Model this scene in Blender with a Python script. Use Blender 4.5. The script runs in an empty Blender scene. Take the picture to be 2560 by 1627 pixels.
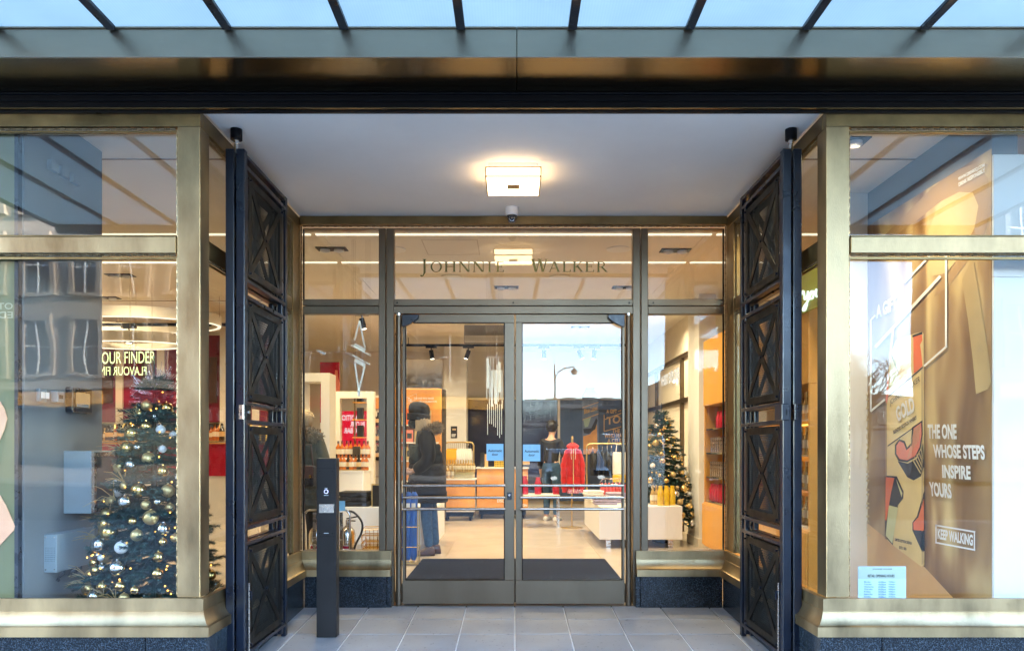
import bpy, bmesh, math, random
from mathutils import Vector, Matrix
R = math.radians
V = Vector
sc = bpy.context.scene
COL = sc.collection
# ---------------------------------------------------------------- camera
F, CX, HY, EYE = 1880.0, 1284.0, 1120.0, 1.28      # focal length in photo pixels, vanishing point, eye height
D0, D1 = 6.12, 4.17                                 # depth of the door plane and of the shop window plane
cd = bpy.data.cameras.new('camera'); cam = bpy.data.objects.new('camera', cd); COL.objects.link(cam)
cd.sensor_width = 36; cd.lens = 36 * F / 2560
cd.shift_x = -(CX - 1280) / 2560; cd.shift_y = (HY - 813.5) / 2560
cd.clip_start = .05; cd.clip_end = 3000
cam.location = (0, 0, EYE); cam.rotation_euler = (R(90), 0, 0)
sc.camera = cam
# ---------------------------------------------------------------- sky, sun, exposure
SUN_EL, SUN_AZ = 20, 75                             # the sun stands low beyond the end of the block, the front is in shade
w = bpy.data.worlds.new('World'); sc.world = w; w.use_nodes = True
nt = w.node_tree; bg = nt.nodes['Background']
sky = nt.nodes.new('ShaderNodeTexSky'); sky.sky_type = 'NISHITA'; sky.sun_disc = False
sky.sun_elevation = R(SUN_EL); sky.sun_rotation = R(SUN_AZ); sky.air_density = .7; sky.dust_density = 0; sky.ozone_density = .8
nt.links.new(sky.outputs[0], bg.inputs[0]); bg.inputs[1].default_value = .15
ld = bpy.data.lights.new('sun', 'SUN'); sun = bpy.data.objects.new('sun', ld); COL.objects.link(sun)
ld.energy = 2.0; ld.angle = R(.5); ld.color = (1, .9, .76)
sdir = V((math.sin(R(SUN_AZ)) * math.cos(R(SUN_EL)), math.cos(R(SUN_AZ)) * math.cos(R(SUN_EL)), math.sin(R(SUN_EL))))
sun.rotation_euler = sdir.to_track_quat('Z', 'Y').to_euler(); sun.location = sdir * 60
sc.view_settings.view_transform = 'Standard'; sc.view_settings.look = 'None'
sc.view_settings.exposure = 4.95; sc.view_settings.gamma = 1
sc.render.engine = 'CYCLES'
cy = sc.cycles
cy.use_denoising = True; cy.max_bounces = 8; cy.diffuse_bounces = 4; cy.glossy_bounces = 4; cy.transmission_bounces = 4
cy.transparent_max_bounces = 24; cy.sample_clamp_indirect = 6; cy.caustics_reflective = False; cy.caustics_refractive = False
# ---------------------------------------------------------------- helpers
def W(px, py, D): return V(((px - CX) / F * D, D, EYE + (HY - py) / F * D))
def XP(px, D): return (px - CX) / F * D
def ZP(py, D): return EYE + (HY - py) / F * D
def DX(px, X): return X * F / (px - CX)             # depth at which the plane X = const shows at px
def DG(py): return 1.28 * F / (py - HY)             # depth of a point of the shop floor
def ramp(y): return -.0452 * (D0 - y)

class MB:
    def __init__(s): s.v = []; s.f = []; s.m = []; s.mi = 0
    def add(s, vs, fs):
        b = len(s.v); s.v += [tuple(v) for v in vs]
        for f in fs: s.f.append([i + b for i in f]); s.m.append(s.mi)
        return s
    def box(s, x0, x1, y0, y1, z0, z1):
        vs = [(x, y, z) for z in (z0, z1) for y in (y0, y1) for x in (x0, x1)]
        return s.add(vs, [(0, 2, 3, 1), (4, 5, 7, 6), (0, 1, 5, 4), (2, 6, 7, 3), (0, 4, 6, 2), (1, 3, 7, 5)])
    def bar(s, p0, p1, wd, hg, up=(0, 0, 1)):
        p0, p1 = V(p0), V(p1); d = (p1 - p0).normalized(); a = d.cross(V(up))
        if a.length < 1e-4: a = d.cross(V((1, 0, 0)))
        a.normalize(); b = a.cross(d).normalized(); vs = []
        for p in (p0, p1):
            for i, j in ((-1, -1), (1, -1), (1, 1), (-1, 1)): vs.append(p + a * (i * wd / 2) + b * (j * hg / 2))
        return s.add(vs, [(3, 2, 1, 0), (4, 5, 6, 7), (0, 1, 5, 4), (1, 2, 6, 5), (2, 3, 7, 6), (3, 0, 4, 7)])
    def tube(s, pts, r, n=8, cap=True):
        pts = [V(p) for p in pts]; k = len(pts); rr = r if isinstance(r, (list, tuple)) else [r] * k
        vs = []; ref = None
        for i, p in enumerate(pts):
            d = (pts[min(i + 1, k - 1)] - pts[max(i - 1, 0)])
            if d.length < 1e-9: d = V((0, 0, 1))
            d.normalize()
            if ref is None: ref = d.cross(V((0, 0, 1)) if abs(d.z) < .9 else V((1, 0, 0))).normalized()
            a = (ref - d * ref.dot(d)).normalized(); ref = a; b = d.cross(a)
            for j in range(n):
                t = 2 * math.pi * j / n; vs.append(p + (a * math.cos(t) + b * math.sin(t)) * rr[i])
        fs = [(i * n + j, i * n + (j + 1) % n, (i + 1) * n + (j + 1) % n, (i + 1) * n + j) for i in range(k - 1) for j in range(n)]
        if cap: fs += [tuple(range(n))[::-1], tuple(range((k - 1) * n, k * n))]
        return s.add(vs, fs)
    def loft(s, rings, cap=True):
        n = len(rings[0]); k = len(rings); vs = [p for r in rings for p in r]
        fs = [(i * n + j, i * n + (j + 1) % n, (i + 1) * n + (j + 1) % n, (i + 1) * n + j) for i in range(k - 1) for j in range(n)]
        if cap: fs += [tuple(range(n))[::-1], tuple(range((k - 1) * n, k * n))]
        return s.add(vs, fs)
    def lathe(s, prof, n=16, o=(0, 0, 0), sq=None):
        rings = []
        for r, z in prof:
            ring = []
            for j in range(n):
                t = 2 * math.pi * (j + .5) / n; c, q = math.cos(t), math.sin(t)
                if sq: e = sq; c = math.copysign(abs(c) ** e, c); q = math.copysign(abs(q) ** e, q)
                ring.append((o[0] + r * c, o[1] + r * q, o[2] + z))
            rings.append(ring)
        return s.loft(rings)
    def ball(s, c, r, n=12, m=8, sc=(1, 1, 1)):
        rings = []
        for i in range(m + 1):
            t = math.pi * min(max(i / m, .02), .98)
            rings.append([(c[0] + r * sc[0] * math.sin(t) * math.cos(2 * math.pi * j / n), c[1] + r * sc[1] * math.sin(t) * math.sin(2 * math.pi * j / n), c[2] - r * sc[2] * math.cos(t)) for j in range(n)])
        return s.loft(rings)
    def prism(s, pts, off):
        """polygon of 3-D points, thickened by the vector off"""
        n = len(pts); off = V(off); a = [V(p) for p in pts]; b = [p + off for p in a]
        return s.add(a + b, [tuple(range(n)), tuple(range(n, 2 * n))[::-1]] + [(i, n + i, n + (i + 1) % n, (i + 1) % n) for i in range(n)])
    def sweep(s, path, prof):
        """profile (outward offset, z) along a flat path; outward is the right-hand side"""
        n = len(prof); rings = []
        for i, p in enumerate(path):
            ns = []
            for a, b in ((i - 1, i), (i, i + 1)):
                if a >= 0 and b < len(path):
                    d = V((path[b][0] - path[a][0], path[b][1] - path[a][1])).normalized(); ns.append(V((d.y, -d.x)))
            m = ns[0] if len(ns) == 1 else (ns[0] + ns[1]) / (1 + ns[0].dot(ns[1]))
            rings.append([(p[0] + m.x * o, p[1] + m.y * o, z) for o, z in prof])
        return s.loft(rings)
    def mesh(s, name, mats, smooth=False, bevel=0, seg=1):
        me = bpy.data.meshes.new(name); me.from_pydata(s.v, [], s.f)
        for m in (mats if isinstance(mats, list) else [mats]): me.materials.append(m)
        if isinstance(mats, list): me.polygons.foreach_set('material_index', s.m)
        bm = bmesh.new(); bm.from_mesh(me)
        bmesh.ops.recalc_face_normals(bm, faces=bm.faces)
        if bevel:
            ed = [e for e in bm.edges if len(e.link_faces) == 2 and e.calc_face_angle(0) > R(30)]
            bmesh.ops.bevel(bm, geom=ed, offset=bevel, segments=seg, affect='EDGES', profile=.5, clamp_overlap=True)
        bm.to_mesh(me); bm.free()
        if smooth:
            me.polygons.foreach_set('use_smooth', [True] * len(me.polygons)); me.set_sharp_from_angle(angle=R(40))
        me.update(); return me
    def build(s, name, mats, parent=None, smooth=False, bevel=0, seg=1, **kw):
        return obj(name, s.mesh(name, mats, smooth, bevel, seg), parent, **kw)

def obj(name, me, parent=None, label=None, cat=None, group=None, kind=None):
    o = bpy.data.objects.new(name, me); COL.objects.link(o)
    if parent:
        o.parent = parent; o.matrix_parent_inverse = Matrix.Translation(V(parent.location)).inverted() if parent.parent is None else Matrix.Translation(V(parent.parent.location)).inverted()
        if parent.parent is not None: o.matrix_parent_inverse = Matrix.Identity(4)
    tag(o, label, cat, group, kind); return o
def tag(o, label=None, cat=None, group=None, kind=None):
    for k, v in (('label', label), ('category', cat), ('group', group), ('kind', kind)):
        if v: o[k] = v
    return o
def thing(name, label, cat, loc=(0, 0, 0), group=None):
    o = bpy.data.objects.new(name, None); COL.objects.link(o); o.location = loc; o.empty_display_size = .1
    return tag(o, label, cat, group)
def dup(root, loc=None, rz=None, label=None, group=None, scale=None):
    r = root.copy(); COL.objects.link(r)
    if loc is not None: r.location = loc
    if rz is not None: r.rotation_euler = (0, 0, rz)
    if scale: r.scale = (scale,) * 3 if not isinstance(scale, tuple) else scale
    if label: r['label'] = label
    if group: r['group'] = group
    def rec(a, b):
        for ch in list(a.children):
            c = ch.copy(); COL.objects.link(c); c.parent = b; rec(ch, c)
    rec(root, r); return r
def B(name, m, parent, *bx, bevel=0, **kw):
    mb = MB()
    for b in bx: mb.box(*b)
    return mb.build(name, m, parent, bevel=bevel, **kw)
# ---------------------------------------------------------------- materials
def newmat(name):
    m = bpy.data.materials.new(name); m.use_nodes = True; return m, m.node_tree, m.node_tree.nodes['Principled BSDF']
def mat(name, col, rough=.5, metal=0, var=.12, scale=6, bump=0, bscale=80, rvar=.1, coat=0, stretch=(1, 1, 1), emis=None, estr=0, col2=None, contrast=None, sheen=0, spec=.5, spots=0):
    m, t, p = newmat(name); N, L = t.nodes, t.links
    p.inputs['Roughness'].default_value = rough; p.inputs['Metallic'].default_value = metal
    p.inputs['Specular IOR Level'].default_value = spec
    if coat: p.inputs['Coat Weight'].default_value = coat; p.inputs['Coat Roughness'].default_value = .08
    if sheen: p.inputs['Sheen Weight'].default_value = sheen
    c = (*col, 1); p.inputs['Base Color'].default_value = c
    tc = N.new('ShaderNodeTexCoord'); mp = N.new('ShaderNodeMapping'); L.new(tc.outputs['Object'], mp.inputs[0]); mp.inputs['Scale'].default_value = stretch
    if var or rvar:
        n = N.new('ShaderNodeTexNoise'); n.inputs['Scale'].default_value = scale; n.inputs['Detail'].default_value = 6; n.inputs['Roughness'].default_value = .62
        L.new(mp.outputs[0], n.inputs[0])
        rp = N.new('ShaderNodeValToRGB'); L.new(n.outputs['Fac'], rp.inputs[0])
        a, b = contrast or (.3, .7); rp.color_ramp.elements[0].position = a; rp.color_ramp.elements[1].position = b
        d = col2 or tuple(x * (1 + var) for x in col)
        rp.color_ramp.elements[0].color = (*[x * (1 - var) for x in col], 1); rp.color_ramp.elements[1].color = (*d, 1)
        L.new(rp.outputs[0], p.inputs['Base Color'])
        if spots:
            n3 = N.new('ShaderNodeTexNoise'); n3.inputs['Scale'].default_value = 38; n3.inputs['Detail'].default_value = 3; L.new(mp.outputs[0], n3.inputs[0])
            r3 = N.new('ShaderNodeValToRGB'); L.new(n3.outputs['Fac'], r3.inputs[0]); r3.color_ramp.elements[0].position = .29; r3.color_ramp.elements[0].color = (spots,) * 3 + (1,); r3.color_ramp.elements[1].position = .345; r3.color_ramp.elements[1].color = (1, 1, 1, 1)
            mx = N.new('ShaderNodeMix'); mx.data_type = 'RGBA'; mx.blend_type = 'MULTIPLY'; mx.inputs[0].default_value = 1; L.new(rp.outputs[0], mx.inputs[6]); L.new(r3.outputs[0], mx.inputs[7]); L.new(mx.outputs[2], p.inputs['Base Color'])
        if rvar:
            mr = N.new('ShaderNodeMapRange'); L.new(n.outputs['Fac'], mr.inputs[0]); mr.inputs[1].default_value = .3; mr.inputs[2].default_value = .7
            mr.inputs[3].default_value = max(0, rough - rvar); mr.inputs[4].default_value = min(1, rough + rvar); L.new(mr.outputs[0], p.inputs['Roughness'])
    if bump:
        n2 = N.new('ShaderNodeTexNoise'); n2.inputs['Scale'].default_value = bscale; n2.inputs['Detail'].default_value = 4; L.new(mp.outputs[0], n2.inputs[0])
        bp = N.new('ShaderNodeBump'); bp.inputs['Strength'].default_value = bump; bp.inputs['Distance'].default_value = .01
        L.new(n2.outputs['Fac'], bp.inputs['Height']); L.new(bp.outputs[0], p.inputs['Normal'])
    if emis: p.inputs['Emission Color'].default_value = (*emis, 1); p.inputs['Emission Strength'].default_value = estr
    return m
def glass(name, f0=.05, tint=(.97, .98, .97), wob=.004):
    m = bpy.data.materials.new(name); m.use_nodes = True; t = m.node_tree; N, L = t.nodes, t.links; N.clear()
    out = N.new('ShaderNodeOutputMaterial'); mix = N.new('ShaderNodeMixShader'); tr = N.new('ShaderNodeBsdfTransparent'); gl = N.new('ShaderNodeBsdfGlossy')
    tr.inputs[0].default_value = (*tint, 1); gl.inputs['Roughness'].default_value = 0
    lw = N.new('ShaderNodeLayerWeight'); lw.inputs[0].default_value = .5
    pw = N.new('ShaderNodeMath'); pw.operation = 'POWER'; L.new(lw.outputs['Facing'], pw.inputs[0]); pw.inputs[1].default_value = 5
    mr = N.new('ShaderNodeMapRange'); L.new(pw.outputs[0], mr.inputs[0]); mr.inputs[3].default_value = f0; mr.inputs[4].default_value = 1
    L.new(mr.outputs[0], mix.inputs[0]); L.new(tr.outputs[0], mix.inputs[1]); L.new(gl.outputs[0], mix.inputs[2]); L.new(mix.outputs[0], out.inputs[0])
    if wob:
        tc = N.new('ShaderNodeTexCoord'); n = N.new('ShaderNodeTexNoise'); n.inputs['Scale'].default_value = 2.2; n.inputs['Detail'].default_value = 1; L.new(tc.outputs['Object'], n.inputs[0])
        bp = N.new('ShaderNodeBump'); bp.inputs['Strength'].default_value = 1; bp.inputs['Distance'].default_value = wob; L.new(n.outputs['Fac'], bp.inputs['Height']); L.new(bp.outputs[0], gl.inputs['Normal'])
    return m
LK = .051                                            # lamp brightness against the daylight
def emit(name, col, strength):
    strength *= LK
    m = bpy.data.materials.new(name); m.use_nodes = True; t = m.node_tree; N = t.nodes; N.clear()
    o = N.new('ShaderNodeOutputMaterial'); e = N.new('ShaderNodeEmission'); e.inputs[0].default_value = (*col, 1); e.inputs[1].default_value = strength
    t.links.new(e.outputs[0], o.inputs[0]); return m
WARM = (1.0, .74, .44)
M = dict(
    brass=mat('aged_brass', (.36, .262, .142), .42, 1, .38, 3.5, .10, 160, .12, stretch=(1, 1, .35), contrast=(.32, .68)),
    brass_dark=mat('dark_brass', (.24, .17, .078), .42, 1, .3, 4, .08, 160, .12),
    bead=mat('bead_bronze', (.20, .145, .08), .45, 1, .3, 30, 0, 80, .1),
    bronze=mat('door_bronze', (.155, .118, .08), .36, .85, .12, 2.5, .03, 240, .08, stretch=(1, 1, .3)),
    gutter=mat('satin_gutter_metal', (.36, .315, .24), .34, 1, .06, 5, .01, 300, .03, stretch=(.3, 1, 1)),
    soffit=mat('bronze_soffit_metal', (.24, .18, .10), .22, 1, .03, 2, .004, 500, .01),
    black=mat('black_paint', (.006, .006, .007), .35, 0, .1, 8, 0, 80, .08, spec=.12),
    gate=mat('navy_black_steel_paint', (.004, .007, .015), .33, 0, .25, 7, .08, 90, .1, coat=.12, spec=.25),
    gatepanel=mat('black_steel_panel', (.007, .006, .005), .42, .0, .2, 9, .05, 120, .1, spec=.12),
    mesh=mat('woven_wire', (.009, .008, .007), .45, .0, .1, 30, spec=.12),
    granite=None,
    tile=mat('grey_paving_tile', (.275, .276, .278), .62, 0, .12, 4.5, .12, 260, .1, spots=.55),
    tile2=mat('grey_paving_tile_dark', (.245, .247, .25), .6, 0, .13, 3.7, .12, 260, .1, spots=.6),
    tile3=mat('grey_paving_tile_pale', (.295, .295, .296), .65, 0, .12, 5.5, .12, 260, .1, spots=.6),
    grout=mat('pale_grout', (.78, .78, .77), .9, 0, .1, 20),
    white=mat('white_paint', (.78, .77, .75), .6, 0, .03, 3, .02, 400, .05),
    soff=mat('white_soffit_plaster', (.88, .82, .73), .85, 0, .03, 2, .03, 500, .03),
    cream=mat('cream_plaster', (.76, .70, .60), .7, 0, .03, 2, .02, 300, .05),
    creamfloor=mat('cream_limestone', (.52, .44, .35), .24, 0, .05, 2.2, 0, 100, .02),
    joint=mat('floor_joint', (.42, .33, .23), .8, 0, .1, 9),
    mat_=mat('charcoal_matting', (.010, .011, .017), .9, 0, .3, 60, .5, 500, 0, spec=.1),
    greywall=mat('grey_partition_paint', (.19, .19, .19), .7, 0, .06, 4, .02, 300, .05),
    chrome=mat('chrome', (.75, .73, .70), .12, 1, .04, 10),
    steel=mat('brushed_steel', (.46, .39, .33), .26, 1, .08, 30, 0, 80, .06, stretch=(.1, 1, 1)),
    darkplastic=mat('dark_plastic', (.02, .024, .032), .3, 0, .1, 10),
    bollard=mat('bollard_charcoal', (.022, .0185, .0165), .45, .1, .18, 5, .03, 300, .1, spec=.3),
    plate=mat('polished_plate', (.6, .57, .5), .2, 1, .15, 25),
    gold=mat('gold_metal', (.80, .55, .20), .18, 1, .08, 12),
    goldmatte=mat('matte_gold', (.62, .45, .2), .42, .85, .1, 20),
    silver=mat('silver_ball', (.75, .74, .70), .1, 1, .05, 12),
    whiteball=mat('white_ball', (.75, .74, .72), .55, 0, .05, 20),
    needle=mat('fir_needles', (.018, .058, .048), .6, 0, .4, 14),
    bark=mat('bark', (.06, .045, .032), .9, 0, .3, 20, .3, 60, 0),
    straw=mat('dry_straw', (.5, .36, .17), .5, .3, .2, 20),
    red=mat('red_lacquer', (.42, .008, .030), .25, 0, .12, 3),
    redpanel=mat('burgundy_panel', (.17, .010, .032), .3, 0, .2, 2),
    redcloth=mat('red_fleece', (.50, .009, .016), .85, 0, .15, 14, .3, 90, 0, sheen=.3),
    orange=mat('orange_laminate', (.72, .27, .045), .35, 0, .2, 1.6, col2=(.86, .42, .12)),
    oak=mat('honey_laminate', (.70, .34, .06), .4, 0, .1, 2, stretch=(1, 1, .2)),
    yellow=mat('yellow_enamel', (.72, .47, .02), .3, 0, .08, 10),
    yellowcloth=mat('mustard_cotton', (.75, .38, .015), .85, 0, .1, 20, .2, 60, 0),
    whitecloth=mat('white_cotton', (.75, .73, .70), .85, 0, .05, 20, .2, 60, 0),
    pinkcloth=mat('coral_wool', (.62, .09, .10), .85, 0, .25, 20, .3, 60, 0),
    lilaccloth=mat('lilac_knit', (.38, .33, .45), .85, 0, .15, 20, .3, 60, 0),
    blackcloth=mat('black_cloth', (.014, .015, .019), .75, 0, .3, 10, .35, 40, .1),
    puffer=mat('black_quilted_nylon', (.004, .005, .008), .5, 0, .3, 10, .3, 30, .1, spec=.15),
    denim=mat('blue_denim', (.030, .075, .15), .85, 0, .3, 25, .2, 200, 0),
    skin=mat('skin', (.60, .36, .26), .5, 0, .06, 20),
    hair_blond=mat('fair_hair', (.48, .36, .22), .5, 0, .3, 40, .5, 120, 0, stretch=(6, 6, 1)),
    hair_black=mat('black_hair', (.012, .010, .009), .4, 0, .3, 40, .5, 120, 0),
    fur=mat('brown_fur', (.20, .15, .10), .9, 0, .5, 40),
    leather=mat('brown_leather', (.075, .032, .024), .45, 0, .2, 20, .1, 90, .1),
    rubber=mat('white_rubber', (.7, .69, .66), .6, 0, .05, 10),
    bluepaper=mat('blue_film', (.27, .55, .74), .35, 0, .04, 4),
    bluecloth=mat('royal_blue_nylon', (.012, .10, .42), .45, 0, .2, 14, .2, 40, .1),
    ink=mat('black_ink', (.015, .015, .017), .6, 0, 0, 4, rvar=0),
    whiteink=mat('white_ink', (.82, .82, .80), .5, 0, 0, 4, rvar=0),
    goldink=mat('gold_ink', (.70, .47, .22), .4, .2, 0, 4, rvar=0),
    olive=mat('gilt_letter', (.105, .095, .032), .38, .75, .1, 5),
    amber=mat('amber_whisky', (.42, .11, .015), .1, 0, .3, 12, coat=.6),
    darkglass=mat('dark_bottle_glass', (.02, .016, .014), .08, 0, .2, 10, coat=.5),
    clearglass=mat('gold_tinted_glass', (.62, .42, .16), .1, .4, .2, 12, coat=.5),
    paper=mat('paper_label', (.72, .64, .5), .6, 0, .1, 20),
    blackbox=mat('black_card', (.02, .018, .018), .45, 0, .3, 20),
    purplewall=mat('dark_gloss_panel', (.030, .022, .040), .12, 0, .3, 1.5, coat=.5),
    navyposter=mat('navy_poster', (.045, .075, .16), .35, 0, .3, 1.2),
    greenpanel=mat('olive_yellow_panel', (.15, .145, .06), .5, 0, .15, 1.5),
    peach=mat('peach_card', (.84, .36, .19), .55, 0, .08, 3, col2=(.85, .46, .26)),
    cabinet=mat('pale_grey_cabinet', (.25, .285, .30), .45, 0, .06, 5),
    hose=mat('black_rubber_hose', (.015, .015, .016), .5, 0, .1, 10),
    stone=mat('brown_sandstone', (.33, .27, .21), .9, 0, .25, .6, .3, 8, 0),
    stone3=mat('dim_reflection_stone', (.085, .08, .075), .9, 0, .25, .6, .3, 8, 0),  # stone kept dark so its reflection stays faint in the door glass
    hill=mat('sky_screen_moor', (.05, .06, .045), .95, 0, .3, .02, rvar=0),  # for the added ridge that screens the low sky
    stone2=mat('grey_sandstone', (.20, .19, .18), .9, 0, .2, .5, .3, 8, 0),
    slate=mat('slate', (.07, .075, .085), .7, 0, .2, 3),
    asphalt=mat('asphalt', (.05, .05, .052), .85, 0, .25, 3, .3, 120, .1),
    flag=mat('street_paving', (.24, .235, .225), .8, 0, .2, 1.5, .2, 60, .1),
    kerb=mat('granite_kerb', (.28, .28, .28), .8, 0, .2, 20),
    winpane=mat('dark_window', (.03, .04, .05), .06, 0, .1, 1),
    carblack=mat('black_car_paint', (.012, .013, .018), .2, 0, .05, 3, coat=1),
    vanblue=mat('pale_blue_van_paint', (.30, .40, .50), .3, 0, .05, 3, coat=1),
    tyre=mat('tyre_rubber', (.02, .02, .02), .85, 0, .1, 10),
    glass=glass('window_glass', .030, wob=.0012),
    tglass=glass('transom_glass', .10, wob=.0008),
    dglass=glass('door_glass', .034, wob=.0006),
    case=glass('case_glass', .03, (.95, .97, .96), 0),
    lamp=emit('lamp_diffuser_light', (1, .70, .39), 7.5),
    cove=emit('cove_light', (1, .82, .58), 1.15),
    spot=emit('downlight_lens', (1, .84, .6), 9),
    neon=emit('neon_tube', (.85, 1, .40), 1.3),
    neonwhite=emit('white_neon_tube', (.80, 1, .85), 1.3),
    amberstrip=emit('amber_light_strip', (1, .55, .10), 2.4),
    fairy=emit('fairy_light', (1, .46, .08), 4.5),
    redscreen=emit('red_screen', (.95, .015, .04), .55),
    screenwhite=emit('screen_white_print', (1, .85, .85), .7),
    screen=emit('control_screen', (.75, .55, .33), .28),
    ringlight=emit('button_ring', (.45, .55, 1), 2.5),
    headlight=emit('headlight', (.9, .97, 1), 8),
    crystal=mat('frosted_acrylic', (.80, .84, .82), .15, 0, .05, 5, emis=(.85, .95, .9), estr=.010),
    banner=None,
)
def granite():
    m, t, p = newmat('polished_blue_granite'); N, L = t.nodes, t.links
    tc = N.new('ShaderNodeTexCoord'); v = N.new('ShaderNodeTexVoronoi'); v.inputs['Scale'].default_value = 210; L.new(tc.outputs['Object'], v.inputs[0])
    n = N.new('ShaderNodeTexNoise'); n.inputs['Scale'].default_value = 120; n.inputs['Detail'].default_value = 5; L.new(tc.outputs['Object'], n.inputs[0])
    mx = N.new('ShaderNodeMath'); mx.operation = 'MULTIPLY'; L.new(v.outputs['Color'], mx.inputs[0]); L.new(n.outputs['Fac'], mx.inputs[1])
    rp = N.new('ShaderNodeValToRGB'); L.new(mx.outputs[0], rp.inputs[0]); e = rp.color_ramp.elements
    e[0].position = .08; e[0].color = (.004, .007, .010, 1); e[1].position = .50; e[1].color = (.06, .075, .092, 1)
    k = e.new(.28); k.color = (.008, .013, .018, 1)
    L.new(rp.outputs[0], p.inputs['Base Color']); p.inputs['Roughness'].default_value = .2; return m
M['granite'] = granite()
def banner():
    m, t, p = newmat('golden_brown_print'); N, L = t.nodes, t.links
    tc = N.new('ShaderNodeTexCoord'); mp = N.new('ShaderNodeMapping'); mp.inputs['Scale'].default_value = (1, 1.5, .45); mp.inputs['Rotation'].default_value = (R(-16), 0, 0); L.new(tc.outputs['Object'], mp.inputs[0])
    n = N.new('ShaderNodeTexNoise'); n.inputs['Scale'].default_value = 2.3; n.inputs['Detail'].default_value = 1.5; n.inputs['Distortion'].default_value = .6; L.new(mp.outputs[0], n.inputs[0])
    rp = N.new('ShaderNodeValToRGB'); L.new(n.outputs['Fac'], rp.inputs[0]); e = rp.color_ramp.elements
    e[0].position = .36; e[0].color = (.20, .105, .04, 1); e[1].position = .72; e[1].color = (.70, .54, .26, 1); k = e.new(.52); k.color = (.34, .205, .085, 1)
    L.new(rp.outputs[0], p.inputs['Base Color']); p.inputs['Roughness'].default_value = .42; return m
M['banner'] = banner()
def canopy_mat():
    m = bpy.data.materials.new('reeded_opal_glass'); m.use_nodes = True; t = m.node_tree; N, L = t.nodes, t.links; N.clear()
    out = N.new('ShaderNodeOutputMaterial'); tl = N.new('ShaderNodeBsdfTranslucent'); df = N.new('ShaderNodeBsdfDiffuse'); gl = N.new('ShaderNodeBsdfGlossy')
    tc = N.new('ShaderNodeTexCoord'); wv = N.new('ShaderNodeTexWave'); wv.bands_direction = 'X'; wv.inputs['Scale'].default_value = 22; L.new(tc.outputs['Object'], wv.inputs[0])
    ns = N.new('ShaderNodeTexNoise'); ns.inputs['Scale'].default_value = 3; ns.inputs['Detail'].default_value = 5; L.new(tc.outputs['Object'], ns.inputs[0])
    ad = N.new('ShaderNodeMath'); ad.operation = 'MULTIPLY_ADD'; L.new(wv.outputs['Fac'], ad.inputs[0]); ad.inputs[1].default_value = .25; L.new(ns.outputs['Fac'], ad.inputs[2])
    rp = N.new('ShaderNodeValToRGB'); L.new(ad.outputs[0], rp.inputs[0]); rp.color_ramp.elements[0].position = .25; rp.color_ramp.elements[0].color = (.50, .535, .51, 1); rp.color_ramp.elements[1].color = (.58, .61, .575, 1); rp.color_ramp.elements[1].position = .9
    L.new(rp.outputs[0], tl.inputs[0]); df.inputs[0].default_value = (.6, .6, .6, 1); gl.inputs['Roughness'].default_value = .25
    a = N.new('ShaderNodeMixShader'); a.inputs[0].default_value = .16; L.new(tl.outputs[0], a.inputs[1]); L.new(df.outputs[0], a.inputs[2])
    b = N.new('ShaderNodeMixShader'); b.inputs[0].default_value = .05; L.new(a.outputs[0], b.inputs[1]); L.new(gl.outputs[0], b.inputs[2]); L.new(b.outputs[0], out.inputs[0]); return m
M['canopy'] = canopy_mat()
# ---------------------------------------------------------------- lettering
_tx = {}
def tmesh(s, bold=0):
    k = (s, bold)
    if k not in _tx:
        cu = bpy.data.curves.new('t', 'FONT'); cu.body = s; cu.size = 1; cu.offset = bold; cu.fill_mode = 'FRONT'; cu.resolution_u = 3
        o = bpy.data.objects.new('t', cu); me = bpy.data.meshes.new_from_object(o)
        vs = [tuple(v.co) for v in me.vertices]; fs = [tuple(p.vertices) for p in me.polygons]
        x0, x1 = min(v[0] for v in vs), max(v[0] for v in vs); y0, y1 = min(v[1] for v in vs), max(v[1] for v in vs)
        _tx[k] = ([((v[0] - x0) / (x1 - x0), (v[1] - y0) / (y1 - y0)) for v in vs], fs)
        bpy.data.objects.remove(o); bpy.data.curves.remove(cu); bpy.data.meshes.remove(me)
    return _tx[k]
def addtext(mb, s, LL, LR, UL, bold=.012):
    vs, fs = tmesh(s, bold); LL, LR, UL = V(LL), V(LR), V(UL)
    mb.add([LL + (LR - LL) * u + (UL - LL) * v for u, v in vs], fs)
def ftext(name, s, LL, LR, UL, m, parent=None, bold=.012, **kw):
    mb = MB(); addtext(mb, s, LL, LR, UL, bold); me = bpy.data.meshes.new(name); me.from_pydata(mb.v, [], mb.f); me.materials.append(m)
    return obj(name, me, parent, **kw)
# ================================================================ GROUND
XL, XR = -1.739, 1.735
ZC = EYE + 1.885                                    # soffit of the entrance recess
B('road', M['asphalt'], None, (-400, 400, -700, 40, -.60, -.235), kind='structure')
pav = B('pavement', M['flag'], None, (-60, 60, -5.6, 4.095, -.5, -.092), kind='structure')
B('kerb', M['kerb'], pav, (-60, 60, -5.9, -5.6, -.5, -.096), bevel=.012)
B('far_pavement', M['flag'], None, (-60, 2.2, -60, -23, -.5, -.10), kind='structure')
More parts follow.
